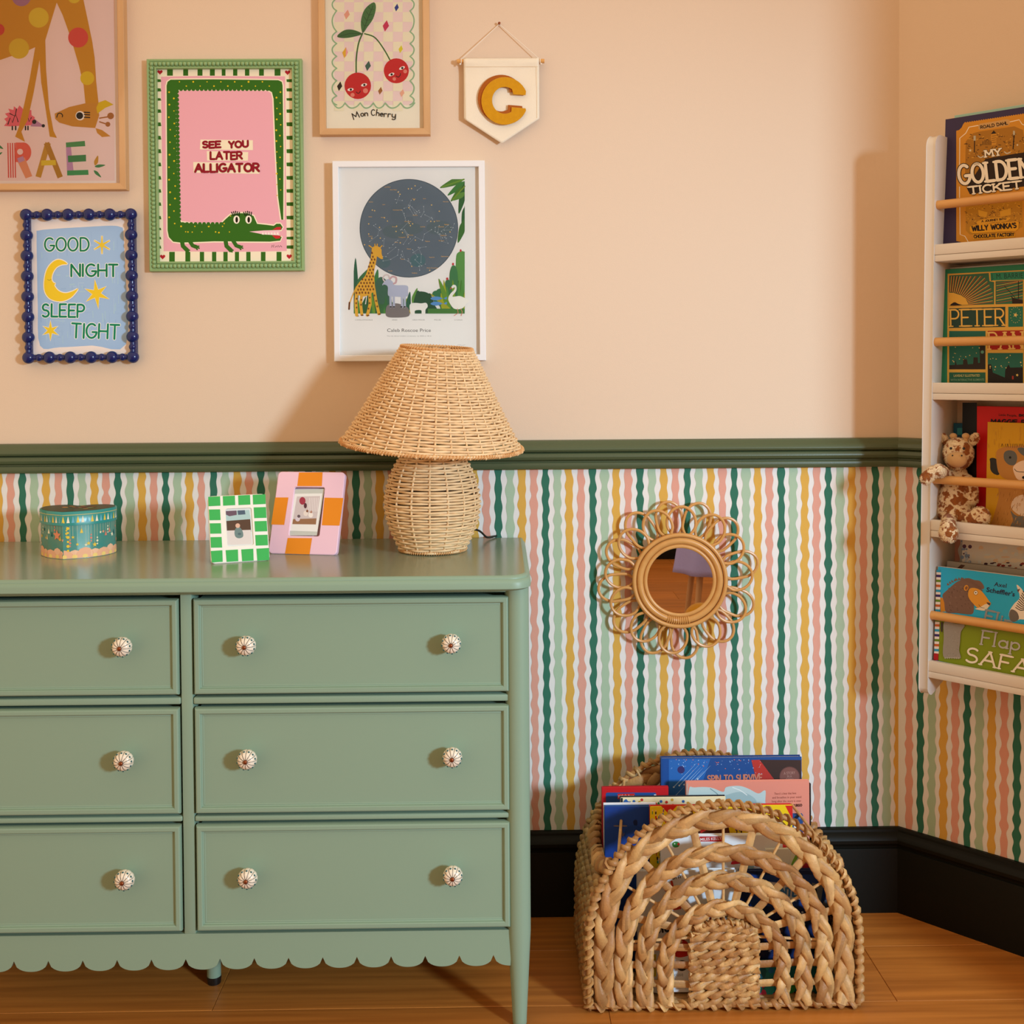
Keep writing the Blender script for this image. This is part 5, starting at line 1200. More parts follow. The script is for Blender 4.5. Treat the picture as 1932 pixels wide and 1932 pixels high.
def peter(cv):
    GD = '#dcae4c'; TL = '#25705a'; DK = '#1c3f38'
    def pan(a, b, c, d, col, sk=-.05): 
        cv.poly([(a, b), (c, b+(c-a)*sk), (c, d+(c-a)*sk*.7), (a, d)], GD); cv.poly([(a+9, b+9), (c-9, b+9+(c-a-9)*sk), (c-9, d-9+(c-a-9)*sk*.7), (a+9, d-9)], col)
    cv.poly([(630, 300), (1750, 245), (1750, 1650), (625, 1650)], GD); cv.poly([(560, 290), (595, 275), (590, 1625), (545, 1625)], '#2a7f5e')
    cv.poly([(650, 320), (1130, 290), (1140, 390), (1195, 400), (1195, 670), (650, 688)], '#346b50')
    cv.poly([(1150, 288), (1720, 260), (1720, 365), (1155, 382)], '#2c8a6a'); cv.poly([(1212, 390), (1545, 378), (1545, 662), (1212, 670)], '#376e50'); cv.poly([(1560, 376), (1720, 370), (1720, 655), (1560, 660)], '#376e50')
    for k in range(17):
        a = radians(5+k*5.2)
        for (q, c) in ((0, '#a8442c'), (1.6, '#e0b850')):
            b = a+radians(q); r1 = min(560, (1180-640)/max(cos(b), .01), 365/max(sin(b), .01)); cv.line([(640+245*cos(b), 690-170*sin(b)*1), (640+r1*cos(b), 690-r1*sin(b)*.99)], 6, c, flatcap=True)
    for k in range(9): cv.line([(1222, 655-k*30), (1540, 600-k*36 if 600-k*36 > 385 else 385)], 6, ('#a8442c', '#e0b850')[k % 2], flatcap=True)
    cv.poly([(650, 530), (700, 530), (790, 560), (850, 600), (885, 675), (650, 686)], '#e2b248'); cv.sm([(665, 685), (690, 655), (720, 645), (760, 665), (800, 680)], '#241811', 3)
    cv.poly([(1390, 560), (1430, 595), (1545, 620), (1545, 660), (1415, 662), (1412, 600)], '#2a1a12'); cv.line([(1490, 390), (1490, 600)], 9, '#2a1a12'); cv.line([(1320, 450), (1450, 590)], 6, '#2a1a12'); cv.line([(1430, 525), (1545, 515)], 7, '#2a1a12')
    pan(640, 712, 1340, 968, '#24443c', -.03); pan(1358, 692, 1556, 955, TL, -.03); pan(1568, 688, 1740, 950, TL, 0)
    cv.write('PETER', 668, 938, 1318, 925, 200, 19, '#ecbf5c', serif=28)
    for k in range(16):
        a = 2*pi*k/16; cv.circ(1455+62*cos(a), 800+95*sin(a), 4.5, '#e8c873', n=6)
    cv.star(1455, 800, 34, 12, 5, '#e8c873')
    pan(640, 985, 1100, 1470, '#23685a', 0); pan(1108, 985, 1556, 1232, '#a31d18', -.02); pan(1108, 1252, 1556, 1660, '#23685a', 0); pan(640, 1488, 1100, 1660, '#23604a', 0)
    cv.write('PAN', 1135, 1215, 1540, 1205, 200, 20, '#e8c070', serif=22)
    cv.poly([(650, 1460), (650, 1410), (720, 1405), (725, 1340), (740, 1405), (818, 1400), (820, 1320), (835, 1340), (865, 1340), (875, 1400), (940, 1395), (945, 1315), (995, 1315), (1000, 1385), (1022, 1380), (1020, 1180), (1050, 1150), (1085, 1180), (1088, 1460)], '#2a211a'); cv.circ(1052, 1250, 20, '#5f9c8a')
    for k in range(14): cv.circ(670+rrp.uniform(0, 380), 1190+rrp.uniform(0, 180), rrp.uniform(4, 8), '#e8cc80', n=6)
    cv.poly([(1120, 1660), (1120, 1400), (1160, 1400), (1180, 1500), (1230, 1520), (1325, 1560), (1330, 1470), (1370, 1400), (1390, 1440), (1545, 1435), (1545, 1660)], '#1d1512')
    for k in range(16): cv.circ(1135+rrp.uniform(0, 400), 1280+rrp.uniform(0, 200), rrp.uniform(4, 9), '#ecd08a', n=6)
    cv.star(1475, 1530, 20, 8, 5, '#e8c873'); cv.rect(1412, 1540, 1432, 1582, '#a8322a')
    cv.font('J. M. BARRIE', 1158, 365, 1548, 350, 66, '#17463c', 0)
    cv.font('LAVISHLY ILLUSTRATED', 705, 1552, 1022, 1548, 30, '#c9bf80', .01); cv.font('WITH INTERACTIVE ELEMENTS', 665, 1602, 1075, 1598, 26, '#7fa58a', .01)
rrp = random.Random(12)
shelf_book('green and gold illustrated book with a rising sun on the second shelf', 1776, 506, .080, 1, .20, .016, '#2c8562', cP, peter, '#1f6b4c', tilt=.05)
shelf_book('plain white backed book just showing above the green and gold book', 1783, 503, .057, 1, .20, .010, '#efe8e4', tilt=.04)
def redb(cv):
    cv.poly([(785, 60), (955, 60), (945, 1600), (770, 1600)], '#0c0908')
    cv.font('Little People,', 1212, 215, 1425, 225, 26, '#3a0a0c', .01); cv.write('BIG DREAMS', 1450, 220, 1760, 235, 24, 8, '#2a0808'); cv.write('MAGGIE', 1120, 300, 1425, 308, 44, 14, '#1a0808'); cv.write('ROSE', 1480, 310, 1700, 318, 44, 14, '#1a0808')
shelf_book('bright red picture book with a black spine strip on the third shelf', 1815, 766, .045, 2, .24, .010, '#d61a1a', cM, redb, '#0c0908', tilt=.02)
shelf_book('small dark blue book mostly hidden behind the plush giraffe head', 1798, 799, .026, 2, .11, .012, '#1f5c78', cM, lambda cv: cv.rect(722, 358, 790, 440, '#3f9aa5'), tilt=.01)
def meer(cv):
    rr = random.Random(3)
    for k in range(40): x = rr.uniform(1080, 1500); y = rr.uniform(330, 900); cv.line([(x, y), (x+rr.uniform(-10, 10), y+rr.uniform(30, 90))], 14, rr.choice(('#cc9a18', '#d2a014', '#c4901a')), flatcap=True)
    FU = '#b9823c'
    cv.sm([(1110, 760), (1105, 720), (1150, 710), (1200, 740), (1225, 820), (1215, 905), (1160, 900), (1115, 850)], '#2c2a27', 4)
    cv.sm([(1230, 1000), (1210, 1180), (1150, 1400), (1120, 1560), (1500, 1600), (1800, 1600), (1800, 1100), (1500, 1000)], FU, 4)
    cv.sm([(1185, 640), (1250, 590), (1400, 570), (1600, 570), (1760, 640), (1780, 800), (1700, 950), (1500, 1000), (1300, 960), (1220, 900), (1190, 800)], FU, 4)
    for k in range(14): cv.line([(1240+k*22, 592-abs(k-7)*2), (1235+k*22+rr.uniform(-14, 14), 545)], 5, '#5a3a1c')
    cv.sm([(1275, 650), (1330, 620), (1400, 640), (1428, 710), (1400, 790), (1330, 790), (1275, 730)], '#5f6260', 4); cv.circ(1345, 705, 14, '#1c1a18'); cv.sm([(1430, 600), (1500, 590), (1560, 640), (1560, 700), (1480, 670)], '#5f6260', 4)
    cv.sm([(1380, 850), (1400, 790), (1500, 740), (1620, 760), (1640, 880), (1520, 960), (1430, 960)], '#e8cdb4', 4); cv.line([(1395, 840), (1430, 870), (1520, 878)], 7, '#251a12', smooth=True); cv.circ(1510, 940, 26, '#1c1614', 18)
    cv.sm([(1360, 1300), (1390, 1190), (1500, 1140), (1650, 1150), (1650, 1380), (1480, 1390)], '#dfc8b0', 4); cv.sm([(1350, 1330), (1420, 1390), (1600, 1410), (1600, 1540), (1360, 1530), (1380, 1440)], '#6c675f', 4)
    for k in range(60): x = rr.uniform(1190, 1560); y = rr.uniform(1080, 1500); cv.line([(x, y), (x-10, y+34)], 6, rr.choice(('#a5702e', '#c9964e', '#97662c')), flatcap=True)
shelf_book('mustard yellow picture book with a painted meerkat on the third shelf', 1859, 797, .072, 2, .22, .010, '#cf9c14', cM, meer, tilt=.05)
def safari(cv):
    cv.poly([(480, 425), (1900, 640), (1900, 1180), (960, 985), (800, 930), (480, 880)], '#2bb0e0'); cv.poly([(470, 960), (500, 880), (900, 950), (1900, 1130), (1900, 1700), (455, 1400)], '#839820')
    cols = ['#2f9ac0', '#e9e2da', '#3c2c66', '#e9e2da', '#6b8c2c', '#e9e2da', '#c4632c', '#e9e2da']
    for k in range(34): y = 425+k*26.5; x = 436-(y-425)*.028; cv.poly([(x, y), (x+50, y+3), (x+49, y+29), (x, y+26)], cols[k % 8])
    cv.poly([(408, 1320), (458, 1325), (455, 1398), (405, 1392)], '#b01f24')
    BR = '#7a5f52'
    mane = [(500, 700), (545, 650), (600, 600), (650, 560), (700, 535), (775, 515), (840, 535), (900, 545), (940, 590), (945, 630), (900, 640), (860, 700), (840, 800), (838, 850), (810, 905), (650, 890), (540, 880), (520, 780)]
    cv.poly([(478, 720), (530, 740), (550, 870), (480, 880)], '#cf8a2a'); cv.sm(mane, BR, 3)
    rr = random.Random(9)
    for k in range(16): x = 560+k*24; y = 640-120*sin(pi*min(1, (k+3)/18)); cv.tri((x-12, y+14), (x+18, y+12), (x+rr.uniform(-16, 4), y-16), BR)
    for k in range(60): x = rr.uniform(560, 800); y = rr.uniform(600, 860); cv.line([(x, y), (x+rr.uniform(6, 20), y+rr.uniform(4, 16))], 6, rr.choice(('#6a5246', '#8a6f60', '#5c463c')), flatcap=True)
    cv.sm([(785, 640), (830, 620), (900, 640), (950, 690), (1000, 760), (1020, 790), (990, 830), (955, 850), (900, 850), (840, 800), (780, 720)], '#e0a03a', 4)
    cv.sm([(850, 845), (900, 830), (960, 795), (1000, 800), (985, 840), (945, 865)], '#e6dcc6', 4); cv.sm([(975, 775), (1015, 785), (1005, 808), (985, 795)], '#4a4444', 3); cv.circ(858, 672, 24, '#8a6428', 26); cv.circ(858, 672, 19, '#f2ead8', 21); cv.circ(858, 672, 7, '#141010'); cv.circ(755, 620, 24, '#d8963a', 32, 20); cv.circ(757, 622, 14, '#8a5a34', 20, 20); cv.line([(890, 800), (915, 830), (950, 836)], 4, '#3a241a', smooth=True)
    cv.sm([(1295, 590), (1340, 620), (1375, 660), (1440, 660), (1700, 800), (1700, 1100), (1375, 960), (1270, 985), (1215, 930), (1225, 860), (1270, 790), (1330, 720)], '#ece4d6', 4); cv.sm([(1215, 900), (1240, 850), (1300, 880), (1320, 950), (1270, 985), (1225, 960)], '#6f6a66', 3)
    for k in range(9): cv.line([(1285+k*10, 830-k*22), (1340+k*8, 860-k*18), (1400, 850-k*14)], 8, '#2b2624', smooth=True)
    cv.tri((1300, 640), (1335, 628), (1312, 672), '#6b4a44')
    NV = '#2c2344'; cv.font('Axel', 1052, 600, 1185, 620, 46, NV, .015); cv.font("Scheffler's", 968, 660, 1272, 712, 50, NV, .015)
    LG = '#b9bcc0'
    cv.write('Flip', 950, 975, 1240, 1040, 120, 22, '#8f98a0', serif=14); cv.write('Flap', 915, 1225, 1320, 1290, 150, 19, LG, serif=15); cv.write('SAFARI', 745, 1405, 1640, 1600, 150, 22, '#f2ecdc', serif=17)
    cv.sm([(520, 985), (640, 1005), (740, 1020), (700, 1090), (690, 1200), (680, 1290), (695, 1375), (600, 1372), (510, 1355), (515, 1150)], '#98938a', 4)
    for k in range(50): x = rr.uniform(530, 680); y = rr.uniform(1010, 1350); cv.line([(x, y), (x+10, y+4)], 4, rr.choice(('#878279', '#a8a39a')), flatcap=True)
    for k in range(7): cv.tri((520+k*24, 1366), (540+k*24, 1366), (530+k*24, 1384), '#b5b0a6')
    cv.poly([(485, 985), (506, 990), (500, 1092), (480, 1088)], '#453a34')
shelf_book('blue and green lift the flap safari book with a lion on the bottom shelf', 1765, 1073, .104, 3, .25, .012, '#2bb0e0', cS, safari, '#e9e2da', tilt=.05)
shelf_book('grey book with a yellow edge behind the safari book', 1782, 1062, .080, 3, .24, .010, '#8e8577', cS, lambda cv: cv.poly([(635, 430), (700, 370), (745, 378), (680, 440)], '#4a2c1c'), '#6a6458', tilt=.05)
def pale(cv):
    rr = random.Random(14)
    for k in range(70): cv.circ(rr.uniform(810, 1900), rr.uniform(170, 400), rr.uniform(20, 50), rr.choice(('#e3c4a0', '#dfd6c4', '#ddd8cc', '#e6d6bc', '#d8dcd6')), rr.uniform(10, 26), n=10)
    for k in range(40): cv.circ(rr.uniform(800, 1900), 350+rr.uniform(0, 60), rr.uniform(8, 26), rr.choice(('#8c3028', '#2c1f26', '#4a3038', '#a85a44')), rr.uniform(6, 14), n=8)
    for k in range(24): cv.circ(rr.uniform(705, 800), rr.uniform(100, 420), rr.uniform(8, 22), rr.choice(('#5a4058', '#7f93b0', '#b8c4d0', '#54304c')), n=8)
shelf_book('pale crackled picture book standing behind the others on the bottom shelf', 1812, 1015, .040, 3, .24, .010, '#dcd6ca', cS, pale, '#6a7a98', tilt=.03)

# ================================================================== PLUSH GIRAFFE ON THE THIRD SHELF
def SP(px, py, d): return atp(px, py, rw(0, 0, d), NW)
def G3(x, y, d): return SP(1690+x*.1605, 750+y*.1605, d)
gi = thing('plush_giraffe', 'patchy brown and cream plush giraffe sitting with one arm over the shelf rod', 'soft toy', G3(690, 1450, .07))
UZ = Vector((0, 0, 1)); BAS = Matrix((U, UZ, NW)).transposed()
def ell(mb, c, r, rot=0): mb.ball(c, r, M=BAS @ Matrix.Rotation(radians(rot), 3, 'Z'), seg=20, rings=12)
def chain(mb, pts, rads, k=8):
    for (a, b), (ra, rb) in zip(zip(pts[:-1], pts[1:]), zip(rads[:-1], rads[1:])):
        for i in range(k+1): t = i/k; mb.ball(Vector(a).lerp(Vector(b), t), ra+(rb-ra)*t, seg=14, rings=9)
m = MB()
bd_ = .064
ell(m, G3(700, 1250, bd_), (.0375, .036, .030)); ell(m, G3(690, 1330, bd_+.004), (.037, .026, .030)); chain(m, [G3(705, 1200, bd_), G3(715, 1040, bd_), G3(725, 900, bd_+.002)], [.034, .027, .018])
ell(m, G3(735, 650, bd_+.008), (.0285, .031, .026)); ell(m, G3(725, 740, bd_+.018), (.0215, .0175, .018))
chain(m, [G3(640, 1420, bd_+.015), G3(622, 1480, .112), G3(615, 1530, .140)], [.017, .014, .014]); ell(m, G3(620, 1590, .145), (.0175, .0185, .015))
chain(m, [G3(780, 1420, bd_+.01), G3(900, 1430, bd_+.028), G3(985, 1395, .098)], [.019, .017, .017]); ell(m, G3(1000, 1385, .100), (.0185, .017, .014), -40)
chain(m, [G3(650, 960, bd_), G3(560, 880, .100), G3(500, 850, .135)], [.015, .012, .012]); chain(m, [G3(500, 850, .135), G3(420, 880, .141), G3(355, 950, .144)], [.012, .0115, .0115])
chain(m, [G3(840, 980, bd_+.005), G3(890, 1080, bd_+.01), G3(900, 1190, bd_+.012)], [.013, .012, .011])
gb = m.build('body', 'fur', gi)
rm = gb.modifiers.new('join', 'REMESH'); rm.mode = 'VOXEL'; rm.voxel_size = .0021; rm.use_smooth_shade = True
sm_ = gb.modifiers.new('smooth', 'SMOOTH'); sm_.iterations = 8; sm_.factor = .6
dg = bpy.context.evaluated_depsgraph_get(); ev = gb.evaluated_get(dg); me = bpy.data.meshes.new_from_object(ev)
gb.modifiers.clear(); me.materials.clear(); me.materials.append(MATS['fur']); gb.data = me; gb.data.name = 'giraffe_body'
def add_fur(o, parent, n, length, name='fur'):
    rr = random.Random(4); ow = Vector(o['_w']); vs = []; fs = []; me = o.data; polys = me.polygons; np_ = len(polys)
    for _ in range(n):
        p = polys[rr.randrange(np_)]; c = p.center+ow; nn = p.normal
        t = nn.cross(Vector((rr.uniform(-1, 1), rr.uniform(-1, 1), rr.uniform(-1, 1)))).normalized(); b = nn.cross(t)
        L_ = length*rr.uniform(.5, 1.1); tipp = c+nn*L_*.75+t*L_*.5+Vector((0, 0, -L_*.35)); k = len(vs); w2 = .00045
        vs += [c-nn*.0004+b*w2, c-nn*.0004-b*w2, tipp]; fs.append([k, k+1, k+2])
    q = MB(); q.v = [tuple(v) for v in vs]; q.f = fs; q.c = [None]*len(fs); q.mi = [0]*len(fs)
    f = q.build(name, 'fur', parent, smooth=False); f['kind'] = 'stuff'
add_fur(gb, gb, 26000, .0042)
m = MB(); ell(m, G3(718, 728, bd_+.0290), (.0200, .0163, .0120)); mz = m.build('muzzle', 'muzzle_suede', gi)
m = MB()
for x in (668, 776): m.ball(G3(x, 682, bd_+.0390), (.0017, .0017, .0017), seg=10, rings=8)
m.build('nostrils', 'black_bead', mz)
for x, y in ((648, 598), (800, 600)):
    m = MB(); m.ball(G3(x, y, bd_+.0330), .0026, seg=12, rings=8); m.build('eye', 'black_bead', gi)
for x in (676, 822):
    m = MB(); chain(m, [G3(x, 520, bd_+.008), G3(x+1, 478, bd_+.008)], [.0045, .0050], 4); ell(m, G3(x+1, 452, bd_+.009), (.0074, .0060, .0060)); m.build('horn', 'muzzle_suede', gi)
for x0, x1, rt in ((595, 540, 35), (890, 945, -35)):
    m = MB(); ell(m, G3((x0+x1)/2, 485, bd_+.004), (.0085, .0135, .005), rt); ear = m.build('ear', 'fur', gi); add_fur(ear, ear, 1400, .0038)

# ================================================================== WOVEN MAGAZINE BASKET
BX, BYF, BYB = at(1366, 1700, -.37).x, -.370, -.105
SB = .30021*1.99/2110
bk = thing('magazine_basket', 'arched water hyacinth basket full of picture books on the floor', 'basket', (BX, (BYF+BYB)/2, 0))
def arch(hw, top, n=110, z0=.012):
    """upright legs and a round head; returns points (x, z) at even spacing from left foot to right foot"""
    st = max(top-hw, 0); L1 = st-z0; L2 = pi*hw; tot = 2*L1+L2; out = []
    for i in range(n+1):
        s_ = tot*i/n
        if s_ < L1: out.append((-hw, z0+s_))
        elif s_ < L1+L2: a = pi-(s_-L1)/hw; out.append((hw*cos(a), st+hw*sin(a)))
        else: out.append((hw, st-(s_-L1-L2)))
    return out, tot
HYC = [lin(c) for c in ('#c0935a', '#cba063', '#ae7f48', '#b5834c', '#d8ae72', '#9c6c3c', '#c0955c')]
def strand_col(rr):
    seq = [rr.choice(HYC) for _ in range(14)]; st = [[rr.choice((1, 1.05, .95, .85, 1.1, 1.0, .72)) for _ in range(19)] for _ in range(12)]
    def f(t, k):
        x = t*13; i = min(int(x), 12); u = x-i; a, b = seq[i], seq[i+1]; sh_ = 1
        q = st[k % 12][min(int(t*19), 18)]; return tuple((a[j]*(1-u)+b[j]*u)*q for j in range(3))
    return f
def braid(parent, pts, tot, nrm, y, amp, rad, period, name='strand', seed=0, depth=.006, nst=3):
    """plait of three flat strands laid along a curve; pts: (x, z)"""
    n = len(pts); rr = random.Random(seed)
    for k in range(nst):
        path = []; rad_ = []; ph0 = 2*pi*k/nst
        for i, (x, z) in enumerate(pts):
            a = pts[max(i-1, 0)]; b = pts[min(i+1, n-1)]; q = math.hypot(b[0]-a[0], b[1]-a[1]); nx, nz = -(b[1]-a[1])/q, (b[0]-a[0])/q
            t = 2*pi*(tot*i/(n-1))/period+ph0; e = amp*sin(t); d = depth*sin(2*t)
            path.append(Vector((BX+x+nx*e, y-d*nrm, max(z+nz*e, .008)))); rad_.append(rad*(1+.16*cos(2*t+.5))*rr.uniform(.93, 1.07))
        m = MB(); m.tube(path, rad_, 10, up=(0, -1, 0), flat=(1, .46), col=strand_col(rr)); m.build(name, 'hyacinth', parent, angle=70)
def wrapped(mb, path, r_, wraps, tr, closed=False, rr=None):
    mb.tube(path, r_*.78, 8, closed=closed, col=lambda t, k: HYC[2])
    m_ = len(path); n = wraps*7; P = []; rs = []
    for i in range(n+1):
        f = (m_-1)*i/n; j = min(int(f), m_-2); t = f-j; c = path[j].lerp(path[j+1], t); d = (path[j+1]-path[j]).normalized(); a = d.orthogonal() if abs(d.y) > .9 else d.cross(Vector((0, 1, 0))).normalized(); b = d.cross(a).normalized(); q = 2*pi*wraps*i/n
        P.append(c+a*(r_*cos(q))+b*(r_*sin(q)))
    mb.tube(P, tr, 6, flat=(1.0, .55), col=strand_col(rr or random.Random(1)))
def panel(parent, Y, nrm, seed):
    rr = random.Random(seed)
    for k, (hw, top, p, am, rd) in enumerate(((.2165, .350, .165, .0112, .0100), (.182, .288, .140, .0100, .0088), (.1440, .238, .128, .0096, .0084), (.1060, .1870, .112, .0090, .0078))):
        pts, tot = arch(hw, top, 200); braid(parent, pts, tot, nrm, Y, am, rd, p, seed=seed+k)
    # spokes behind the arches
    for i, a in enumerate(range(-6, 187, 16)):
        wide = i % 2 == 1; cz = .145; r0 = .05; r1 = .2365
        ca, sa = cos(radians(a)), sin(radians(a)); p0 = Vector((BX+r0*ca, Y+.006*nrm, cz-.01+r0*sa*.6)); p1 = Vector((BX+r1*ca, Y+.006*nrm, cz+r1*sa))
        if wide: m = MB(); m.tube([p0, p0.lerp(p1, .5), p1], .0072, 8, up=(0, -1, 0), flat=(1, .3), col=strand_col(rr)); m.build('spoke', 'hyacinth', parent)
        else: m = MB(); m.tube([p0, p1], .0026, 8, col=lambda t, k: HYC[4]); m.build('spoke', 'hyacinth', parent)
    for z in (.045, .080, .112):
        for s_ in (-1, 1):
            m = MB(); m.tube([Vector((BX+s_*.055, Y+.006*nrm, z)), Vector((BX+s_*.13, Y+.006*nrm, z+.003)), Vector((BX+s_*.236, Y+.006*nrm, z+.001))], .0068, 8, up=(0, -1, 0), flat=(1, .35), col=strand_col(rr)); m.build('spoke', 'hyacinth', parent)
    # closely woven block in the middle: twisted rows
    rows_ = 10; zt = .158
    for r_ in range(rows_):
        z = .016+(zt-.024)*r_/(rows_-1); hw = .063 if z < .12 else .063*sqrt(max(.25, 1-((z-.12)/.055)**2*.9))
        for s_ in (0, 1):
            path = []; n = 36
            for i in range(n+1):
                x = -hw+2*hw*i/n; t = 2*pi*x/.052+pi*s_+r_*1.1; path.append(Vector((BX+x, Y-.0035*nrm*cos(t), z+.0042*sin(t)+.002*sin(x*40+r_))))
            m = MB(); m.tube(path, [.0065*(1+.2*cos(i*.9+r_)) for i in range(n+1)], 8, up=(0, -1, 0), flat=(.95, .7), col=strand_col(rr)); m.build('woven_row', 'hyacinth', parent, angle=70)
    m = MB(); wrapped(m, [Vector((BX+.050*cos(pi-pi*i/24), Y, .142+.020*sin(pi*i/24))) for i in range(25)], .0046, 14, .0034, rr=rr); m.build('block_rim', 'hyacinth', parent, angle=70)
    # bound rim all round
    pts, tot = arch(.2445, .3760, 160, .010); pts = pts+[(.2445-.489*i/60, .010) for i in range(1, 60)]
    path = [Vector((BX+x, Y, z)) for x, z in pts]; path.append(path[0])
    m = MB(); wrapped(m, path, .0058, 78, .0052, rr=rr); m.build('rim', 'hyacinth', parent, angle=70)
panel(bk, BYF, 1, 10); panel(bk, BYB, -1, 50)
# side walls: stacked plaited rows, with a dipped top edge
for s_ in (-1, 1):
    rr = random.Random(80+s_)
    def sx_(z): return BX+s_*(.2445 if z < .1315 else sqrt(max(.0001, .2445**2-(z-.1315)**2)))
    for r_ in range(13):
        z = .016+r_*.0175; x = sx_(z)
        for q in (0, 1):
            path = []; n = 30
            for i in range(n+1):
                y = BYF+.004+(BYB-BYF-.008)*i/n; t = 2*pi*y/.045+pi*q+r_*1.2; path.append(Vector((x+.0045*cos(t), y, z+.0048*sin(t))))
            m = MB(); m.tube(path, .0080, 8, up=(s_, 0, 0), flat=(.95, .7), col=strand_col(rr)); m.build('side_row', 'hyacinth', bk, angle=70)
    # curved top rim of the side
    path = cat([(sx_(z_), y_, z_) for y_, z_ in ((BYF+.004, .268), (BYF+.02, .256), (BYF+.06, .244), ((BYF+BYB)/2, .238), (BYB-.06, .248), (BYB-.025, .270), (BYB-.004, .305))], 6); path = [Vector(p) for p in path]
    m = MB(); wrapped(m, path, .0078, 20, .0062, rr=rr); m.build('side_rim', 'hyacinth', bk, angle=70)
    m = MB(); m.tube([Vector((sx_(.285), BYF, .285)), Vector((sx_(.325), BYB, .325))], .0028, 8, col=lambda t, k: HYC[4]); m.build('side_rod', 'hyacinth', bk)
m = MB(); rr = random.Random(5)
for r_ in range(16):
    y = BYF+.012+r_*.0165; m.tube([Vector((BX-.24, y, .010)), Vector((BX, y, .008+.002*(r_ % 2))), Vector((BX+.24, y, .010))], .0085, 8, flat=(1, .6), col=strand_col(rr))
m.build('base', 'hyacinth', bk)['kind'] = 'stuff'

# ------------------------------------------------------------------ books in the basket
cK = (1070, 1380, .30021)
def kb(x, y, Y): ox, oy, k = cK; return at(ox+x*k, oy+y*k, Y)
def basket_book(label, x0, x1, ytop, Y, t, col, draw=None, z0=.018, roll=0, spine=None, tilt=.02):
    a, b = kb(x0, ytop, Y), kb(x1, ytop, Y); zt = (a.z+b.z)/2
    Rm = Matrix.Rotation(roll, 3, 'Y'); ux = Rm @ Vector((1, 0, 0)); uz = (Rm @ Vector((0, tilt, 1))).normalized(); nf = ux.cross(uz); nf = nf if nf.y < 0 else -nf
    return book('book', label, Vector((a.x, Y-tilt*0, z0)), ux, uz, nf, b.x-a.x, (zt-z0)/uz.z, t, col, cK, draw, spine, group='picture books in the basket')
def spin(cv):
    cv.poly([(600, 170), (640, 168), (640, 700), (600, 700)], '#234f96'); cv.poly([(640, 175), (900, 172), (760, 600), (640, 600)], '#2d68b4'); cv.poly([(1158, 180), (1215, 178), (1335, 320), (1300, 520), (1240, 520)], '#b53a33'); cv.poly([(1210, 178), (1470, 180), (1475, 500), (1330, 500), (1300, 300)], '#41322f')
    cv.circ(716, 241, 23, '#39356b'); rr = random.Random(2)
    for k in range(70): x = rr.uniform(640, 1240); y = 176+abs(rr.gauss(0, 45)); cv.circ(x, y, rr.uniform(1.5, 4), rr.choice(('#a8c4e6', '#d8705a', '#7fa8dc')), n=6)
    for (x, y, L_) in ((670, 350, 150), (705, 340, 130), (735, 335, 110), (765, 322, 90), (790, 320, 70), (680, 405, 60), (820, 300, 85)): cv.line([(x, y), (x+L_*.95, y-L_)], 5, '#8fb4e0', taper=lambda t: 1-t*.8); cv.circ(x, y, 5, '#cfe0f2')
    cv.write('SPIN TO SURVIVE', 884, 318, 1225, 310, 40, 8, '#c9806a'); cv.circ(1398, 285, 64, '#6b4642'); cv.circ(1398, 285, 59, '#7d544d'); cv.font('A STORY', 1362, 272, 1434, 268, 18, '#b28a80'); cv.font('IN A', 1384, 290, 1412, 289, 15, '#b28a80'); cv.font('SPIN', 1376, 312, 1420, 311, 18, '#b28a80')
basket_book('deep blue book with shooting stars and a red flash, tallest in the basket', 592, 1480, 172, -.165, .014, '#274f8f', spin, spine='#1d3b74')
basket_book('thin dark brown book behind the salmon one in the basket', 940, 1538, 338, -.182, .006, '#2a1c18')
def redk(cv):
    cv.rrect(243, 384, 560, 700, 12, '#2a4f90'); cv.poly([(318, 392), (424, 390), (424, 424), (318, 424)], '#cf2b27'); cv.font('nickelodeon', 322, 416, 420, 415, 20, '#f2e6e2', .01); cv.rect(546, 396, 560, 414, '#f0e6e2')
    cv.poly([(218, 700), (218, 420), (240, 420), (240, 700)], '#b4212a')
basket_book('red book with a denim blue panel at the left back of the basket', 219, 640, 357, -.193, .008, '#c42026', redk, spine='#a01820')
def salmon(cv):
    cv.poly([(750, 330), (760, 326), (760, 700), (752, 700)], '#b9a296')
    cv.sm([(765, 370), (800, 352), (900, 352), (980, 380), (1000, 350), (1080, 342), (1140, 360), (1200, 390), (1235, 372), (1248, 378), (1245, 440), (1240, 520), (1000, 600), (770, 600)], '#b9cfd0', 4)
    cv.sm([(905, 400), (960, 420), (1000, 400), (1080, 380), (1150, 400), (1190, 450), (1100, 520), (900, 520)], '#9dbabd', 4); cv.line([(900, 360), (940, 390), (965, 420)], 6, '#7f9fa6', smooth=True); cv.line([(1040, 352), (1090, 372), (1130, 400)], 5, '#e2ecea', smooth=True)
    for t, a, b, y in (("There's a bear that lives", 1302, 1440, 398), ('and breathes in your mind', 1290, 1472, 422), ('long after the story is over', 1288, 1472, 446)): cv.font(t, a, y, b, y-4, 14, '#9d5a4c')
    cv.write('ARBURGO', 1395, 474, 1476, 470, 14, 4, '#5a3028')
basket_book('salmon pink book with a pale blue animal in the middle of the basket', 750, 1528, 322, -.214, .010, '#dd8d7a', salmon)
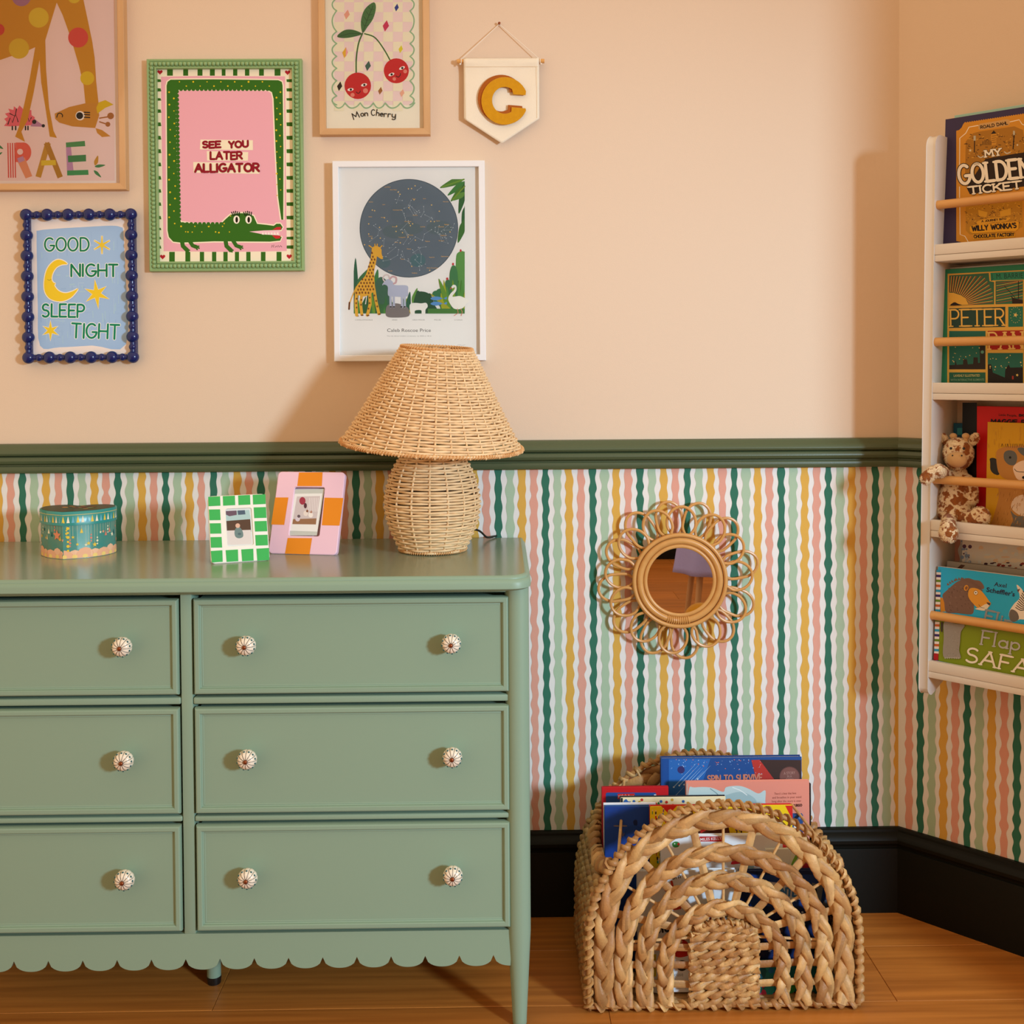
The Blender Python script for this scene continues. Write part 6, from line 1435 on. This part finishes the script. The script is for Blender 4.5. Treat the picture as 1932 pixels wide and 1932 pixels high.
def cream(cv):
    cv.poly([(336, 418), (350, 418), (350, 700), (336, 700)], '#2a2a2e'); cv.sm([(352, 445), (370, 425), (385, 440), (400, 440), (385, 462), (365, 468)], '#3a6ab0', 3)
    rr = random.Random(1); it = [(420, 440, '#3a6ab0'), (455, 445, '#c8a03a'), (500, 460, '#a9762c'), (590, 440, '#3a6ab0'), (625, 445, '#c83a2c'), (730, 440, '#2f5fa0'), (470, 430, '#c83a2c'), (660, 430, '#c8a03a'), (760, 450, '#c8a03a')]
    for x, y, c in it: cv.circ(x, y, 9, c)
    cv.tri((430, 470), (465, 470), (447, 442), '#2f7a3c'); cv.sm([(525, 460), (535, 450), (550, 455), (560, 448), (570, 462), (550, 474)], '#cf3328', 3); cv.tri((640, 470), (690, 470), (665, 455), '#cf3328'); cv.tri((560, 470), (590, 470), (575, 440), '#2f7a3c')
    for k in range(12): cv.circ(360+k*40, 500+rr.uniform(-8, 8), 8, rr.choice(('#3a6ab0', '#c83a2c', '#2f7a3c', '#c8a03a')))
basket_book('cream book with small coloured fruit and bird motifs in the basket', 335, 1000, 420, -.232, .010, '#ece0b4', cream, spine='#2a2a2e')
basket_book('white edged book squeezed behind the plain navy one', 230, 560, 460, -.246, .006, '#e8e6ea', lambda cv: (cv.rect(258, 464, 330, 480, '#33465c'), cv.rect(240, 470, 256, 700, '#7a8aa0')))
basket_book('small mid blue book at the right side of the basket', 1180, 1488, 532, -.248, .008, '#2e4f86', lambda cv: (cv.circ(1462, 545, 8, '#5f7fb0'), cv.rect(1425, 560, 1440, 700, '#e8e0d0')))
def navy(cv):
    T_ = '#6a5a52'; cv.write('T', 305, 640, 365, 640, 46, 8, '#7c6a5c', serif=10); cv.sm([(415, 570), (425, 555), (440, 560), (440, 590), (425, 595)], '#16234a', 3); cv.line([(340, 600), (350, 660), (360, 640)], 5, T_)
    cv.circ(420, 640, 60, '#1b3a7c', 50)
basket_book('plain navy blue book at the left front of the basket', 237, 640, 480, -.264, .010, '#1f3f8a', navy, spine='#27518f')
def crowd(cv):
    cv.poly([(522, 500), (600, 470), (1415, 466), (1418, 900), (520, 900)], '#e8c51e'); cv.tri((590, 468), (690, 468), (640, 520), '#cc2a24'); cv.tri((1370, 466), (1416, 466), (1418, 560), '#cc2a24'); cv.tri((1350, 620), (1400, 720), (1350, 740), '#cc2a24')
    rr = random.Random(77); cols = ['#c8322a', '#2f6fb0', '#2f8a4a', '#e0d8c4', '#7a3a8a', '#d87a2a', '#3a2a22', '#c8322a', '#2f6fb0', '#8ac0d8']
    for k in range(420):
        x = rr.uniform(530, 1340); y = rr.uniform(490, 860); c = rr.choice(cols); w_ = rr.uniform(5, 10); cv.poly([(x, y), (x+w_, y), (x+w_, y+rr.uniform(12, 22)), (x, y+18)], c)
        if k % 2: cv.circ(x+w_/2, y-5, 4.5, '#e0b090', n=6)
    cv.poly([(820, 620), (870, 570), (960, 552), (1010, 570), (1025, 660), (820, 660)], '#5a2f22'); cv.poly([(830, 600), (940, 555), (960, 575), (840, 640)], '#c8322a'); cv.poly([(835, 585), (935, 550), (938, 560), (838, 598)], '#efe6da')
basket_book('busy yellow crowd patterned book in the front half of the basket', 522, 1418, 475, -.285, .010, '#e8c51e', crowd, spine='#c8322a')
def white1(cv):
    cv.sm([(660, 705), (680, 692), (705, 700), (700, 725), (670, 728)], '#3f8a44', 3); cv.circ(700, 708, 8, '#c8322a'); cv.circ(676, 706, 4, '#f2f2ee')
    cv.write('ROUND', 758, 832, 975, 812, 46, 13, '#3f7fb8'); cv.write('CO', 758, 905, 800, 900, 40, 12, '#3f7fb8'); cv.sm([(1030, 835), (1070, 790), (1140, 800), (1200, 830), (1120, 826)], '#cf3340', 4); cv.circ(1145, 845, 30, '#9fc4cf')
    cv.write('STORY', 740, 960, 980, 940, 42, 13, '#c8422a')
    for k in range(7): leaf(cv, 1345, 790+k*12, 1290-k*6, 740+k*26, 18, '#6fae3a')
    cv.font('MILES KELLY', 838, 688, 972, 680, 18, '#f2e6e2', .01)
basket_book('white book with blue hand drawn lettering near the front of the basket', 590, 1360, 660, -.308, .010, '#e9eaec', lambda cv: (cv.rect(832, 660, 975, 692, '#bb2a2c'), white1(cv)))
def greenleaf(cv):
    for k in range(8): leaf(cv, 1400, 880, 1400+90*cos(k*.5-1.2), 800+90*sin(k*.5-1.2)-20, 24, '#7cb83c' if k % 2 else '#e8ecd8')
basket_book('red edged book with green leaves at the right front of the basket', 1250, 1530, 745, -.318, .006, '#e3e6dc', lambda cv: (cv.poly([(1470, 745), (1532, 745), (1532, 900), (1480, 900)], '#b02a38'), greenleaf(cv)))
def stars(cv):
    rr = random.Random(6); cv.poly([(1140, 900), (1560, 900), (1640, 960), (1600, 1100), (1150, 1100)], '#1d3f86')
    for k in range(16): cv.star(rr.uniform(1150, 1600), rr.uniform(880, 1500), 12, 5, 5, '#d8e0ee')
    cv.poly([(1240, 940), (1500, 975), (1490, 1060), (1230, 1040)], '#d9dcdc'); cv.write('WONTEN', 1250, 1020, 1480, 1040, 46, 13, '#3a7fc0'); cv.poly([(1540, 950), (1610, 970), (1595, 1070), (1530, 1050)], '#6f7a86'); cv.rect(1555, 990, 1570, 1040, '#2a2f38'); cv.circ(1630, 1080, 22, '#5a6470')
    for k in range(7): cv.circ(rr.uniform(1180, 1600), rr.uniform(1150, 1600), rr.uniform(10, 22), rr.choice(('#5a4a5a', '#7a5a6a', '#3f5f9f', '#c9d0d8')), n=10)
basket_book('dark navy book with white stars and a grey title panel at the right front', 1085, 1655, 880, -.333, .010, '#1a2a55', stars)
def round_(cv):
    cv.font('Hom', 592, 935, 650, 928, 34, '#4a4a50', .01); cv.font('orn', 660, 932, 715, 922, 34, '#4a4a50', .01); cv.write('EN', 670, 1115, 745, 1105, 50, 16, '#cf4a30'); cv.write('LI', 620, 1000, 668, 990, 46, 14, '#c8422a'); cv.font('around', 890, 1148, 985, 1140, 34, '#3c3c42', .015)
    cv.write('STU', 565, 1265, 640, 1255, 40, 13, '#2a2a30'); cv.sm([(740, 1240), (770, 1190), (820, 1180), (850, 1210), (830, 1270), (760, 1290)], '#e2b632', 4); cv.circ(800, 1220, 18, '#3f6fb0'); cv.circ(930, 1180, 40, '#c8402c', 16); cv.sm([(660, 1330), (700, 1300), (760, 1330), (770, 1400), (700, 1420), (660, 1390)], '#c8302a', 4); cv.circ(712, 1320, 12, '#f0d8c8')
    cv.circ(722, 1472, 34, '#2a2a2c'); cv.circ(722, 1472, 14, '#c8c8c8'); cv.rect(505, 1400, 560, 1540, '#d8c62c'); cv.rect(520, 1560, 640, 1580, '#3f8a5a'); cv.font('house', 660, 1540, 730, 1538, 26, '#8a8a90')
basket_book('large white picture book with red and black words at the front left', 440, 1062, 880, -.345, .010, '#dfe3e8', round_, z0=.020)
def teal(cv):
    rr = random.Random(21)
    for k in range(40): cv.circ(rr.uniform(1190, 1700), rr.uniform(1465, 1690), rr.uniform(10, 34), rr.choice(('#2f9a9c', '#3faa5a', '#2f6fa8', '#c8426a', '#4fb8b4', '#1f5f6a')), n=8)
    cv.circ(1690, 1525, 34, '#d8dce0')
basket_book('low teal and green board book standing at the foot of the basket on the right', 1150, 1715, 1450, -.345, .010, '#2a7f86', teal)

# ================================================================== SEEN IN THE MIRROR: stool with a lavender blanket
def MR(px, py, T):
    """point on the reflected line of sight at total depth T"""
    p = at(px, py, CAM.y+T); return Vector((p.x, -(p.y)-.06, p.z))
c0 = MR(1353, 1075, 5.0)
stl = thing('stool', 'round oak stool reflected in the rattan mirror', 'stool', (c0.x, c0.y, 0))
T0 = Matrix.Translation((c0.x, c0.y, 0))
m = MB(); m.lathe([(.0001, .40), (.15, .40), (.16, .41), (.16, .425), (.15, .435), (.0001, .435)], T0, 32); m.build('seat', 'oak', stl)
for a in (45, 135, 225, 315):
    m = MB(); m.tube([(c0.x+.11*cos(radians(a)), c0.y+.11*sin(radians(a)), .41), (c0.x+.17*cos(radians(a)), c0.y+.17*sin(radians(a)), 0)], [.017, .012], 12); m.build('leg', 'oak', stl)
m = MB(); g = []
for j in range(19):
    for i in range(48):
        a = 2*pi*i/48; r_ = .16*j/10 if j <= 10 else .168+.004*(j-10); z = .443 if j <= 10 else .440-.024*(j-10)-.012*(1+sin(a*2))*(j-10)/8
        r_ += .010*sin(a*9)*max(0, (j-9)/9); g.append((c0.x+r_*cos(a), c0.y+r_*sin(a), max(z, .12)+.003*sin(a*5+j)))
m.add(g, [[j*48+i, j*48+(i+1) % 48, (j+1)*48+(i+1) % 48, (j+1)*48+i] for j in range(18) for i in range(48)])
o = m.build('blanket', 'lavender_knit'); tag(o, 'lavender blanket draped over the oak stool seen in the rattan mirror', 'blanket'); md = o.modifiers.new('t', 'SOLIDIFY'); md.thickness = .004

p = MR(1322, 1140, 4.75)
m = MB(); m.ball((p.x, p.y, .075), (.075, .075, .075), seg=32, rings=20, col=None); o = m.build('ball', 'felt_mustard'); tag(o, 'tan felt ball under the stool seen in the rattan mirror', 'ball')

# linen drape added outside the picture on the right to shade the corner
cu = thing('shadow_curtain', 'cream linen drape added out of view to shade the corner by the shelf', 'shadow_curtain', (1.43, -.88, .02))
m = MB(); g = []; n_ = 90
for j in range(14):
    for i in range(n_+1):
        u = i/n_; g.append((1.25+.37*u, -.88+.028*sin(u*2*pi*7+.3*sin(j*.7))*(1-.25*j/13), .02+2.33*j/13))
m.add(g, [[j*(n_+1)+i, j*(n_+1)+i+1, (j+1)*(n_+1)+i+1, (j+1)*(n_+1)+i] for j in range(13) for i in range(n_)]); o = m.build('cloth', 'shadow_curtain_linen', cu); md = o.modifiers.new('t', 'SOLIDIFY'); md.thickness = .003
m = MB(); m.tube([(1.15, -.88, 2.37), (1.75, -.88, 2.37)], .014, 14); m.ball((1.15, -.88, 2.37), .024); m.ball((1.75, -.88, 2.37), .024); m.build('shadow_curtain_pole', 'copper', cu)
for x in (1.22, 1.70):
    m = MB(); m.tube([(x, -.88, 2.37), (x+(.04 if x < 1.5 else .02), -.88-(.0), 2.37)], .010, 10); m.tube([(x, -.88, 2.37), (x+.88*0+.0, -(x-.85)*1.0, 2.37)] if abs(x-.85-.88) > .01 else [(x, -.88, 2.37), (x, -.86, 2.37)], .008, 10); m.build('bracket', 'copper', cu)
